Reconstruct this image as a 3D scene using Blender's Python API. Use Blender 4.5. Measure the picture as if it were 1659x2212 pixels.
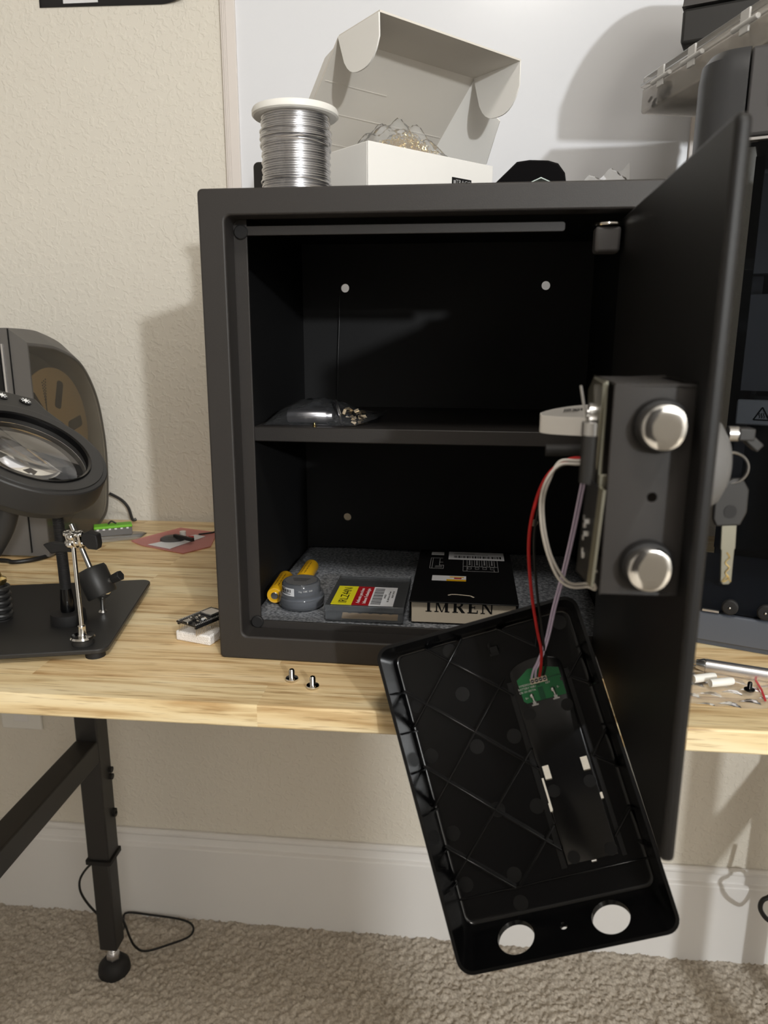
import bpy, bmesh, math, random
import numpy as np
from mathutils import Vector, Matrix
random.seed(7)
for o in list(bpy.data.objects): bpy.data.objects.remove(o)
SC = bpy.context.scene
COL = SC.collection
V = Vector
PI = math.pi

# ------------------------------------------------------------------ camera
F_PX, PITCH, YAW, ROLL = 1608.43, 0.2321, 0.0989, 0.0029
CAM = V((0.2638, -0.7681, 0.3584))
SA = -0.0247                       # the safe stands slightly turned on the bench
YW, ZF = 0.6335, -0.9302           # wall behind the bench, floor level (bench top is z = 0)
def cam_axes():
    cy, sy, cp, sp = math.cos(YAW), math.sin(YAW), math.cos(PITCH), math.sin(PITCH)
    r = V((cy, sy, 0)); fh = V((-sy, cy, 0)); up = V((0, 0, 1))
    f = cp*fh - sp*up; u = sp*fh + cp*up
    cr, sr = math.cos(ROLL), math.sin(ROLL)
    return cr*r + sr*u, -sr*r + cr*u, f
cr_, cu_, cf_ = cam_axes()
cd = bpy.data.cameras.new('camera'); cam = bpy.data.objects.new('camera', cd); COL.objects.link(cam)
m = Matrix((cr_, cu_, -cf_)).transposed().to_4x4(); m.translation = CAM; cam.matrix_world = m
cd.sensor_fit = 'HORIZONTAL'; cd.sensor_width = 36.0; cd.lens = 36.0*F_PX/1659.0
cd.clip_start = 0.02
cd.dof.use_dof = True; cd.dof.focus_distance = 0.95; cd.dof.aperture_fstop = 9.0
SC.camera = cam

# ------------------------------------------------------------------ light
w = bpy.data.worlds.new('world'); SC.world = w; w.use_nodes = True
w.node_tree.nodes['Background'].inputs[0].default_value = (1.0, 0.93, 0.84, 1)
w.node_tree.nodes['Background'].inputs[1].default_value = 0.02
SC.view_settings.view_transform = 'Standard'; SC.view_settings.look = 'None'
SC.view_settings.exposure = 0.04; SC.view_settings.gamma = 1.0; SC.view_settings.use_curve_mapping = False
def light(name, kind, loc, power, color, size=0.1, aim=None):
    d = bpy.data.lights.new(name, kind); o = bpy.data.objects.new(name, d); COL.objects.link(o)
    o.location = loc; d.energy = power; d.color = color
    if kind == 'POINT': d.shadow_soft_size = size
    if kind == 'AREA': d.shape = 'DISK'; d.size = size
    if aim is not None: o.rotation_euler = (V(aim)-V(loc)).to_track_quat('-Z', 'Y').to_euler()
    return o
light('key_lamp', 'POINT', (1.72, -3.18, 1.065), 225, (0.965, 0.99, 1.0), 0.055)
light('ceiling_lamp', 'AREA', (0.45, -1.05, 1.72), 15.5, (1.0, 0.95, 0.88), 0.40, (0.45, -1.0, 0))

# ------------------------------------------------------------------ materials
def rgb(r, g, b):                  # sRGB 0-255 to linear
    f = lambda c: (c/255/12.92) if c/255 <= 0.04045 else ((c/255+0.055)/1.055)**2.4
    return (f(r), f(g), f(b), 1)
def mat(name, color, rough=0.5, metal=0.0, spec=0.5, bump=None, mottle=None, coat=0.0, trans=0.0, ior=1.45, alpha=1.0, sss=0.0):
    m = bpy.data.materials.new(name); m.use_nodes = True
    nt = m.node_tree; b = nt.nodes['Principled BSDF']
    b.inputs['Base Color'].default_value = color if len(color) == 4 else (*color, 1)
    b.inputs['Roughness'].default_value = rough; b.inputs['Metallic'].default_value = metal
    b.inputs['Specular IOR Level'].default_value = spec; b.inputs['Coat Weight'].default_value = coat
    b.inputs['Transmission Weight'].default_value = trans; b.inputs['IOR'].default_value = ior
    b.inputs['Alpha'].default_value = alpha
    if bump or mottle:
        tc = nt.nodes.new('ShaderNodeTexCoord')
    if bump:
        sc, st, dist = bump[:3]
        n = nt.nodes.new('ShaderNodeTexNoise'); n.inputs['Scale'].default_value = sc; n.inputs['Detail'].default_value = 3
        bp = nt.nodes.new('ShaderNodeBump'); bp.inputs['Strength'].default_value = st; bp.inputs['Distance'].default_value = dist
        nt.links.new(tc.outputs['Object'], n.inputs['Vector']); nt.links.new(n.outputs['Fac'], bp.inputs['Height'])
        nt.links.new(bp.outputs['Normal'], b.inputs['Normal'])
    if mottle:
        sc, c2, lo, hi = mottle
        n = nt.nodes.new('ShaderNodeTexNoise'); n.inputs['Scale'].default_value = sc; n.inputs['Detail'].default_value = 5
        r = nt.nodes.new('ShaderNodeValToRGB'); r.color_ramp.elements[0].position = lo; r.color_ramp.elements[1].position = hi
        r.color_ramp.elements[0].color = color; r.color_ramp.elements[1].color = c2
        nt.links.new(tc.outputs['Object'], n.inputs['Vector']); nt.links.new(n.outputs['Fac'], r.inputs['Fac'])
        nt.links.new(r.outputs['Color'], b.inputs['Base Color'])
    return m
def film(name, tint, gloss=0.25, rough=0.12, haze=0.1, hazecol=(0.8, 0.8, 0.8), bump=None, translucent=False):
    """thin clear plastic: see-through with a sheen and a little haze"""
    m = bpy.data.materials.new(name); m.use_nodes = True; nt = m.node_tree; nt.nodes.clear()
    out = nt.nodes.new('ShaderNodeOutputMaterial')
    t = nt.nodes.new('ShaderNodeBsdfTransparent'); t.inputs[0].default_value = (*tint, 1)
    d = nt.nodes.new('ShaderNodeBsdfTranslucent' if translucent else 'ShaderNodeBsdfDiffuse'); d.inputs[0].default_value = (*hazecol, 1)
    g = nt.nodes.new('ShaderNodeBsdfGlossy'); g.inputs['Roughness'].default_value = rough
    m1 = nt.nodes.new('ShaderNodeMixShader'); m1.inputs[0].default_value = haze
    m2 = nt.nodes.new('ShaderNodeMixShader')
    lw = nt.nodes.new('ShaderNodeLayerWeight'); lw.inputs['Blend'].default_value = gloss
    nt.links.new(t.outputs[0], m1.inputs[1]); nt.links.new(d.outputs[0], m1.inputs[2])
    nt.links.new(lw.outputs['Fresnel'], m2.inputs[0]); nt.links.new(m1.outputs[0], m2.inputs[1]); nt.links.new(g.outputs[0], m2.inputs[2])
    nt.links.new(m2.outputs[0], out.inputs[0])
    if bump:
        tc = nt.nodes.new('ShaderNodeTexCoord'); n = nt.nodes.new('ShaderNodeTexNoise'); n.inputs['Scale'].default_value = bump[0]
        bp = nt.nodes.new('ShaderNodeBump'); bp.inputs['Strength'].default_value = bump[1]; bp.inputs['Distance'].default_value = bump[2]
        nt.links.new(tc.outputs['Object'], n.inputs['Vector']); nt.links.new(n.outputs['Fac'], bp.inputs['Height'])
        for x in (d, g): nt.links.new(bp.outputs[0], x.inputs['Normal'])
    return m
def wood_mat():
    m = bpy.data.materials.new('rubberwood_staves'); m.use_nodes = True; nt = m.node_tree; b = nt.nodes['Principled BSDF']; L = nt.links.new
    N = nt.nodes.new
    tc = N('ShaderNodeTexCoord'); mp = N('ShaderNodeMapping')
    L(tc.outputs['Object'], mp.inputs['Vector'])
    mp.inputs['Location'].default_value = (0.19, 0.0135, 0.0)
    bk = N('ShaderNodeTexBrick'); bk.offset = 0.37; bk.inputs['Scale'].default_value = 1.0
    bk.inputs['Mortar Size'].default_value = 0.0; bk.inputs['Brick Width'].default_value = 0.415; bk.inputs['Row Height'].default_value = 0.05
    bk.inputs['Color1'].default_value = (0, 0, 0, 1); bk.inputs['Color2'].default_value = (1, 1, 1, 1); bk.inputs['Bias'].default_value = 0
    L(mp.outputs[0], bk.inputs['Vector'])
    # stave offset moves the grain so that each stave has its own figure
    cm = N('ShaderNodeCombineXYZ'); mu = N('ShaderNodeMath'); mu.operation = 'MULTIPLY'; mu.inputs[1].default_value = 7.3
    L(bk.outputs['Color'], mu.inputs[0]); L(mu.outputs[0], cm.inputs[2]); L(mu.outputs[0], cm.inputs[0])
    ad = N('ShaderNodeVectorMath'); ad.operation = 'ADD'; L(tc.outputs['Object'], ad.inputs[0]); L(cm.outputs[0], ad.inputs[1])
    st = N('ShaderNodeMapping'); st.inputs['Scale'].default_value = (5.5, 75, 75); L(ad.outputs[0], st.inputs['Vector'])
    n1 = N('ShaderNodeTexNoise'); n1.inputs['Scale'].default_value = 1.0; n1.inputs['Detail'].default_value = 5; n1.inputs['Distortion'].default_value = 0.6
    L(st.outputs[0], n1.inputs['Vector'])
    st2 = N('ShaderNodeMapping'); st2.inputs['Scale'].default_value = (22, 420, 420); L(ad.outputs[0], st2.inputs['Vector'])
    n2 = N('ShaderNodeTexNoise'); n2.inputs['Scale'].default_value = 1.0; n2.inputs['Detail'].default_value = 2; L(st2.outputs[0], n2.inputs['Vector'])
    r1 = N('ShaderNodeValToRGB'); L(n1.outputs['Fac'], r1.inputs['Fac'])
    r1.color_ramp.elements[0].position = 0.34; r1.color_ramp.elements[0].color = rgb(196, 164, 118)
    r1.color_ramp.elements[1].position = 0.66; r1.color_ramp.elements[1].color = rgb(242, 225, 187)
    e = r1.color_ramp.elements.new(0.5); e.color = rgb(232, 210, 166)
    r2 = N('ShaderNodeValToRGB'); L(n2.outputs['Fac'], r2.inputs['Fac'])
    r2.color_ramp.elements[0].position = 0.28; r2.color_ramp.elements[0].color = (0.62, 0.55, 0.48, 1)
    r2.color_ramp.elements[1].position = 0.45; r2.color_ramp.elements[1].color = (1, 1, 1, 1)
    mx = N('ShaderNodeMix'); mx.data_type = 'RGBA'; mx.blend_type = 'MULTIPLY'; mx.inputs[0].default_value = 1.0
    L(r1.outputs[0], mx.inputs[6]); L(r2.outputs[0], mx.inputs[7])
    r3 = N('ShaderNodeValToRGB'); L(bk.outputs['Color'], r3.inputs['Fac'])
    r3.color_ramp.elements[0].color = (0.97, 0.86, 0.74, 1); r3.color_ramp.elements[1].color = (1.05, 1.04, 1.0, 1)
    mx2 = N('ShaderNodeMix'); mx2.data_type = 'RGBA'; mx2.blend_type = 'MULTIPLY'; mx2.inputs[0].default_value = 0.75
    L(mx.outputs[2], mx2.inputs[6]); L(r3.outputs[0], mx2.inputs[7])
    L(mx2.outputs[2], b.inputs['Base Color'])
    b.inputs['Roughness'].default_value = 0.42; b.inputs['Specular IOR Level'].default_value = 0.35
    bp = N('ShaderNodeBump'); bp.inputs['Strength'].default_value = 0.12; bp.inputs['Distance'].default_value = 0.0006
    L(n2.outputs['Fac'], bp.inputs['Height']); L(bp.outputs[0], b.inputs['Normal'])
    return m
def wall_mat():
    m = mat('beige_orange_peel_paint', rgb(224, 218, 206), 0.75, spec=0.3); nt = m.node_tree; L = nt.links.new; N = nt.nodes.new
    b = nt.nodes['Principled BSDF']; tc = N('ShaderNodeTexCoord')
    n = N('ShaderNodeTexNoise'); n.inputs['Scale'].default_value = 95; n.inputs['Detail'].default_value = 2.5; n.inputs['Distortion'].default_value = 0.7
    r = N('ShaderNodeValToRGB'); r.color_ramp.interpolation = 'EASE'
    r.color_ramp.elements[0].position = 0.47; r.color_ramp.elements[1].position = 0.64
    n3 = N('ShaderNodeTexNoise'); n3.inputs['Scale'].default_value = 420; n3.inputs['Detail'].default_value = 2
    ma = N('ShaderNodeMath'); ma.operation = 'MULTIPLY_ADD'; ma.inputs[1].default_value = 0.18
    L(tc.outputs['Object'], n.inputs['Vector']); L(tc.outputs['Object'], n3.inputs['Vector']); L(n.outputs['Fac'], r.inputs['Fac'])
    L(n3.outputs['Fac'], ma.inputs[0]); L(r.outputs[0], ma.inputs[2])
    bp = N('ShaderNodeBump'); bp.inputs['Strength'].default_value = 0.55; bp.inputs['Distance'].default_value = 0.0011
    L(ma.outputs[0], bp.inputs['Height']); L(bp.outputs[0], b.inputs['Normal'])
    return m
M = {}
M['wood'] = wood_mat(); M['wall'] = wall_mat()
M['wallfar'] = mat('taupe_far_wall_paint', rgb(184, 180, 174), 0.8)
M['reflectdark'] = mat('dark_reflection_panel_paint', rgb(40, 36, 33), 0.6)  # dark tone of the added panel that the glossy parts mirror
M['trim'] = mat('white_trim_paint', rgb(232, 230, 228), 0.4)
M['carpet'] = mat('taupe_carpet', rgb(172, 162, 149), 0.95, spec=0.1, mottle=(210, rgb(204, 195, 182), 0.35, 0.65))
M['board'] = mat('whiteboard_enamel', rgb(228, 229, 233), 0.2)
M['boardframe'] = mat('whiteboard_trim', rgb(226, 218, 212), 0.4)
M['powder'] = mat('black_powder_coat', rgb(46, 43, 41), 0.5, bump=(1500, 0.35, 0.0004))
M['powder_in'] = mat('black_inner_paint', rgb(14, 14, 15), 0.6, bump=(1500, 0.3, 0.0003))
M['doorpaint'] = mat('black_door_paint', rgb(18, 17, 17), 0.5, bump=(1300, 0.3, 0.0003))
M['gloss'] = mat('glossy_black_plastic', rgb(8, 8, 9), 0.19, bump=(45, 0.05, 0.0010))
M['glossdisc'] = mat('matte_black_marks', rgb(10, 10, 11), 0.3)
M['satin'] = mat('satin_black_plastic', rgb(43, 42, 41), 0.45)
M['rubber'] = mat('black_rubber', rgb(26, 25, 25), 0.65)
M['velvet'] = mat('black_velvet', rgb(12, 11, 12), 0.95, spec=0.1)
M['dryergrey'] = mat('warm_grey_plastic', rgb(98, 95, 92), 0.5)
M['darkgrey'] = mat('dark_grey_plastic', rgb(74, 72, 72), 0.5, bump=(1200, 0.1, 0.0002))
M['midgrey'] = mat('mid_grey_plastic', rgb(104, 103, 102), 0.5)
M['column'] = mat('charcoal_column_plastic', rgb(56, 56, 57), 0.32)
M['lightgrey'] = mat('light_grey_plastic', rgb(176, 174, 170), 0.5)
M['bluegrey'] = mat('blue_grey_plastic', rgb(86, 90, 98), 0.5)
M['chrome'] = mat('chrome', (0.78, 0.77, 0.75), 0.1, 1.0, bump=(260, 0.06, 0.0008))
M['steel'] = mat('brushed_steel', (0.62, 0.61, 0.6), 0.28, 1.0)
M['zinc'] = mat('zinc_plate', (0.27, 0.26, 0.21), 0.42, 1.0)
M['solder'] = mat('solder_wire', (0.66, 0.66, 0.68), 0.24, 1.0)
M['brass'] = mat('brass', (0.80, 0.62, 0.28), 0.25, 1.0)
M['white'] = mat('white_plastic', rgb(232, 230, 224), 0.35)
M['card'] = mat('white_card', rgb(236, 234, 230), 0.65)
M['cardin'] = mat('grey_white_card', rgb(214, 209, 201), 0.8, bump=(40, 0.1, 0.002))
M['kraft'] = mat('kraft_card', rgb(196, 160, 110), 0.8)
M['felt'] = mat('grey_felt', rgb(98, 101, 106), 0.95, spec=0.1, mottle=(260, rgb(172, 175, 180), 0.38, 0.7), bump=(700, 0.8, 0.0015))
M['yellow'] = mat('yellow_wrap', rgb(232, 178, 30), 0.35)
M['labely'] = mat('yellow_print', rgb(238, 226, 40), 0.5)
M['labelr'] = mat('red_print', rgb(168, 26, 34), 0.5)
M['labelw'] = mat('white_print', rgb(226, 226, 228), 0.5)
M['ink'] = mat('black_ink', rgb(18, 18, 19), 0.5)
M['inkw'] = mat('white_ink', rgb(214, 214, 212), 0.5)
M['boxblack'] = mat('black_card', rgb(14, 14, 15), 0.45)
M['cream'] = mat('cream_card', rgb(216, 204, 184), 0.7)
M['pcb'] = mat('green_circuit_board', rgb(28, 110, 62), 0.35)
M['pcbdark'] = mat('dark_green_mask', rgb(18, 78, 50), 0.35)
M['pcbblack'] = mat('black_circuit_board', rgb(24, 24, 26), 0.35)
M['redwire'] = mat('red_insulation', rgb(190, 34, 34), 0.4)
M['blackwire'] = mat('black_insulation', rgb(20, 20, 20), 0.4)
M['whitewire'] = mat('white_insulation', rgb(226, 220, 212), 0.4)
M['lilac'] = mat('lilac_insulation', rgb(204, 190, 216), 0.4)
M['ribbon'] = mat('ribbon_cable_white', rgb(216, 212, 206), 0.4)
M['green'] = mat('lime_green', rgb(116, 190, 50), 0.5)
M['smoke'] = film('smoky_window', (0.88, 0.85, 0.79), 0.10, 0.1, 0.10, (0.30, 0.29, 0.27))
M['film'] = film('clear_film', (0.94, 0.94, 0.94), 0.07, 0.2, 0.20, (0.8, 0.8, 0.79), (120, 0.25, 0.002))
M['filmdark'] = film('clear_bag_film', (0.9, 0.9, 0.92), 0.14, 0.14, 0.035, (0.7, 0.72, 0.75), (90, 0.7, 0.006))
M['clearbox'] = film('clear_plastic', (0.90, 0.91, 0.93), 0.18, 0.12, 0.07, (0.75, 0.78, 0.8))
M['jar'] = film('clear_jar_plastic', (0.80, 0.82, 0.86), 0.22, 0.08, 0.16, (0.6, 0.63, 0.68))
M['frost'] = film('frosted_organizer', (0.95, 0.94, 0.93), 0.08, 0.3, 0.30, (0.92, 0.91, 0.89), translucent=True)
M['frostthick'] = film('frosted_latch_plastic', (0.9, 0.9, 0.9), 0.1, 0.3, 0.75, (0.80, 0.79, 0.77))
M['pink'] = film('pink_antistatic_film', (0.96, 0.62, 0.58), 0.06, 0.25, 0.45, (0.92, 0.45, 0.42))
M['glassdoor'] = film('tinted_glass', (0.55, 0.57, 0.60), 0.1, 0.04, 0.02, (0.1, 0.1, 0.1))
M['lens'] = mat('lens_glass', (1, 1, 1), 0.0, trans=1.0, ior=1.5)
M['brownspool'] = mat('brown_cardboard', rgb(186, 162, 122), 0.8)
M['foam'] = mat('white_foam', rgb(240, 236, 232), 0.9, bump=(600, 0.6, 0.002))
M['swarf'] = mat('gold_shavings', (0.90, 0.72, 0.36), 0.3, 1.0)
M['paleblue'] = mat('pale_paper', rgb(214, 228, 222), 0.6)
M['poster'] = mat('black_poster', rgb(42, 41, 43), 0.6)
M['redzip'] = mat('red_zip', rgb(190, 50, 56), 0.5)
M['silver'] = mat('satin_aluminium', (0.80, 0.79, 0.80), 0.32, 1.0)
M['alu'] = mat('aluminium', (0.6, 0.6, 0.62), 0.3, 1.0)
M['screen'] = mat('black_glass', rgb(10, 10, 12), 0.08)
M['kraftink'] = mat('brown_ink', rgb(120, 84, 24), 0.5)
M['pastegrey'] = mat('grey_paste', rgb(58, 61, 68), 0.6)
M['inkdim'] = mat('grey_ink', rgb(150, 150, 150), 0.5)
M['brasspale'] = mat('pale_brass', (0.70, 0.60, 0.45), 0.3, 1.0)
M['sunlit'] = mat('white_symbol', rgb(250, 250, 250), 0.4)

# ------------------------------------------------------------------ mesh builder
def cat_rom(pts, n):
    P = [V(p) for p in pts]; out = []
    for i in range(len(P)-1):
        p0 = P[max(i-1, 0)]; p1 = P[i]; p2 = P[i+1]; p3 = P[min(i+2, len(P)-1)]
        for k in range(n):
            t = k/n
            out.append(0.5*((2*p1)+(p2-p0)*t+(2*p0-5*p1+4*p2-p3)*t*t+(3*p1-p0-3*p2+p3)*t**3))
    out.append(P[-1]); return out
class B:
    def __init__(s): s.bm = bmesh.new(); s.M = Matrix.Identity(4); s.mi = 0
    def v(s, p): return s.bm.verts.new(s.M @ V(p))
    def f(s, vs):
        try:
            f = s.bm.faces.new(vs); f.material_index = s.mi; return f
        except ValueError: return None
    def loft(s, loops, closed=True, cap0=True, cap1=True):
        R = [[s.v(p) for p in l] for l in loops]; n = len(R[0])
        for a, b in zip(R, R[1:]):
            for i in range(n if closed else n-1):
                j = (i+1) % n; s.f((a[i], a[j], b[j], b[i]))
        if cap0: s.f(R[0][::-1])
        if cap1: s.f(R[-1])
        return s
    def box(s, lo, hi):
        (a, b, c), (d, e, f) = lo, hi
        return s.loft([[(a, b, c), (d, b, c), (d, e, c), (a, e, c)], [(a, b, f), (d, b, f), (d, e, f), (a, e, f)]])
    def cbox(s, c, sz): return s.box([c[i]-sz[i]/2 for i in range(3)], [c[i]+sz[i]/2 for i in range(3)])
    def prism(s, poly, vec):
        vec = V(vec); P = [V(p) for p in poly]
        return s.loft([P, [p+vec for p in P]])
    def cyl(s, p0, p1, r0, r1=None, seg=24, cap=True):
        r1 = r0 if r1 is None else r1; p0 = V(p0); p1 = V(p1); d = (p1-p0).normalized()
        a = d.orthogonal().normalized(); b = d.cross(a)
        L = [[p+r*(a*math.cos(2*PI*i/seg)+b*math.sin(2*PI*i/seg)) for i in range(seg)] for p, r in ((p0, r0), (p1, r1))]
        return s.loft(L, True, cap, cap)
    def lathe(s, prof, origin=(0, 0, 0), axis=(0, 0, 1), seg=32, cap0=True, cap1=True):
        d = V(axis).normalized(); a = d.orthogonal().normalized(); b = d.cross(a); o = V(origin)
        L = [[o+d*z+max(r, 1e-5)*(a*math.cos(2*PI*i/seg)+b*math.sin(2*PI*i/seg)) for i in range(seg)] for r, z in prof]
        return s.loft(L, True, cap0, cap1)
    def tube(s, pts, r, seg=8, n=6, closed=False):
        P = cat_rom(pts, n) if n > 1 else [V(p) for p in pts]
        T = [(P[min(i+1, len(P)-1)]-P[max(i-1, 0)]).normalized() for i in range(len(P))]
        a = T[0].orthogonal().normalized(); L = []
        for p, t in zip(P, T):
            a = (a-t*a.dot(t)).normalized(); b = t.cross(a)
            L.append([p+r*(a*math.cos(2*PI*i/seg)+b*math.sin(2*PI*i/seg)) for i in range(seg)])
        return s.loft(L)
    def torus(s, c, axis, R, r, seg=32, sg=8):
        d = V(axis).normalized(); a = d.orthogonal().normalized(); b = d.cross(a); c = V(c); L = []
        for i in range(seg+1):
            t = 2*PI*i/seg; e = a*math.cos(t)+b*math.sin(t)
            L.append([c+e*(R+r*math.cos(2*PI*k/sg))+d*r*math.sin(2*PI*k/sg) for k in range(sg)])
        return s.loft(L, True, False, False)
    def strip(s, pts, vec, th):
        """a ribbon: path extruded along vec, with thickness"""
        P = [V(p) for p in pts]; vec = V(vec); L = []
        for i, p in enumerate(P):
            t = (P[min(i+1, len(P)-1)]-P[max(i-1, 0)]).normalized(); nn = t.cross(vec).normalized()*th/2
            L.append([p+nn, p+vec+nn, p+vec-nn, p-nn])
        return s.loft(L)
    def grid(s, fn, nu, nv, th=0.0, nrm=None):
        G = [[s.v(fn(i/nu, j/nv)) for j in range(nv+1)] for i in range(nu+1)]
        for i in range(nu):
            for j in range(nv): s.f((G[i][j], G[i+1][j], G[i+1][j+1], G[i][j+1]))
        return s
    def ring(s, outer, inner, y0, y1):
        """frame in the xz plane between two loops, from y0 to y1"""
        o0 = [(x, y0, z) for x, z in outer]; i0 = [(x, y0, z) for x, z in inner]
        o1 = [(x, y1, z) for x, z in outer]; i1 = [(x, y1, z) for x, z in inner]
        return s.loft([o0, o1, i1, i0, o0], True, False, False)
    def sphere(s, c, r, seg=20, rings=12, sc=(1, 1, 1)):
        L = []
        for k in range(rings+1):
            t = PI*k/rings
            L.append([(c[0]+sc[0]*max(r*math.sin(t), 1e-5)*math.cos(2*PI*i/seg), c[1]+sc[1]*max(r*math.sin(t), 1e-5)*math.sin(2*PI*i/seg), c[2]-sc[2]*r*math.cos(t)) for i in range(seg)])
        return s.loft(L, True, True, True)
    def text(s, txt, size, mtx, depth=0.0001, align='CENTER'):
        cu = bpy.data.curves.new('lettering', 'FONT'); cu.body = txt; cu.size = size; cu.extrude = depth
        cu.align_x = align; cu.align_y = 'CENTER'; cu.resolution_u = 3
        ob = bpy.data.objects.new('lettering', cu); COL.objects.link(ob)
        dg = bpy.context.evaluated_depsgraph_get(); dg.update()
        me = bpy.data.meshes.new_from_object(ob.evaluated_get(dg))
        bpy.data.objects.remove(ob); bpy.data.curves.remove(cu)
        me.transform(s.M @ mtx); k0 = len(s.bm.faces); s.bm.from_mesh(me); bpy.data.meshes.remove(me)
        s.bm.faces.ensure_lookup_table()
        for f in s.bm.faces[k0:]: f.material_index = s.mi
        return s
    def build(s, name, mats, parent=None, bevel=0.0, sharp=38, weld=True, smooth=True, seg=2):
        if weld: bmesh.ops.remove_doubles(s.bm, verts=s.bm.verts, dist=2e-6)
        bmesh.ops.recalc_face_normals(s.bm, faces=s.bm.faces)
        me = bpy.data.meshes.new(name); s.bm.to_mesh(me); s.bm.free()
        for x in (mats if isinstance(mats, (list, tuple)) else [mats]): me.materials.append(M[x])
        if smooth:
            me.polygons.foreach_set('use_smooth', [True]*len(me.polygons)); me.set_sharp_from_angle(angle=math.radians(sharp))
        o = bpy.data.objects.new(name, me); COL.objects.link(o)
        if parent is not None: o.parent = parent
        if bevel:
            bv = o.modifiers.new('bevel', 'BEVEL'); bv.width = bevel; bv.segments = seg; bv.limit_method = 'ANGLE'; bv.angle_limit = math.radians(40)
        return o
def rrect(x0, z0, x1, z1, r, n=5):
    out = []
    for cx, cz, a0 in ((x1-r, z1-r, 0), (x0+r, z1-r, PI/2), (x0+r, z0+r, PI), (x1-r, z0+r, 1.5*PI)):
        for k in range(n+1):
            a = a0+PI/2*k/n; out.append((cx+r*math.cos(a), cz+r*math.sin(a)))
    return out
def tag(o, label, cat, group=None):
    o['label'] = label; o['category'] = cat
    if group: o['group'] = group
    return o
def thing(name, label, cat, loc=(0, 0, 0), rz=0.0, group=None, mtx=None):
    o = bpy.data.objects.new(name, None); COL.objects.link(o); o.empty_display_size = 0.02
    if mtx is not None: o.matrix_world = mtx
    else: o.location = loc; o.rotation_euler = (0, 0, rz)
    return tag(o, label, cat, group)
def struct(o): o['kind'] = 'structure'; return o
def solo(name, b, mats, label, cat, loc=(0, 0, 0), rz=0.0, group=None, **k):
    o = b.build(name, mats, None, **k); o.location = loc; o.rotation_euler = (0, 0, rz); return tag(o, label, cat, group)
def copy_tree(o, parent=None):
    c = o.copy(); COL.objects.link(c); c.parent = parent
    for ch in [x for x in bpy.data.objects if x.parent == o]: copy_tree(ch, c)
    return c
def cut(o, cutters, sharp=35):
    for i, b in enumerate(cutters):
        c = b.build('cutter', 'ink', smooth=False); c.parent = o.parent
        md = o.modifiers.new('cut', 'BOOLEAN'); md.operation = 'DIFFERENCE'; md.solver = 'EXACT'; md.object = c
        bpy.context.view_layer.update()
        dg = bpy.context.evaluated_depsgraph_get()
        me = bpy.data.meshes.new_from_object(o.evaluated_get(dg)); old = o.data
        o.modifiers.clear(); o.data = me; me.name = old.name; bpy.data.meshes.remove(old); bpy.data.objects.remove(c)
    o.data.set_sharp_from_angle(angle=math.radians(sharp))
    return o
def SL(x, y, z): return V((x*math.cos(SA)-y*math.sin(SA), x*math.sin(SA)+y*math.cos(SA), z))
def T(*loc): return Matrix.Translation(V(loc))
def RX(a): return Matrix.Rotation(a, 4, 'X')
def RY(a): return Matrix.Rotation(a, 4, 'Y')
def RZ(a): return Matrix.Rotation(a, 4, 'Z')

# ================================================================== room
XL, XR, YB, ZC = -2.1, 2.7, -3.9, 1.80
struct(B().box((XL, YW, ZF), (XR, YW+0.1, ZC)).build('wall_back', 'wall'))
struct(B().box((XL-0.1, YB, ZF), (XL, YW+0.1, ZC)).build('wall_left', 'wallfar'))
struct(B().box((XR, YB, ZF), (XR+0.1, YW+0.1, ZC)).build('wall_right', 'wallfar'))
struct(B().box((XL-0.1, YB-0.1, ZF), (XR+0.1, YB, ZC)).build('wall_front', 'wallfar'))
struct(B().box((-0.42, YB, ZF), (0.85, YB+0.04, 1.62)).build('added_reflection_panel', 'reflectdark', bevel=0.004))  # dark slab added behind the camera, only for glossy plastic to reflect
struct(B().box((0.50, -1.66, ZF), (1.05, -1.58, 0.49)).build('added_shadow_blocker', 'wallfar'))  # added out of view to block the key lamp and shade the lower left
struct(B().box((XL-0.1, YB-0.1, ZC), (XR+0.1, YW+0.1, ZC+0.1)).build('ceiling', 'wallfar'))
struct(B().box((XL-0.1, YB-0.1, ZF-0.06), (XR+0.1, YW+0.1, ZF-0.010)).build('floor', 'carpet'))
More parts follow.
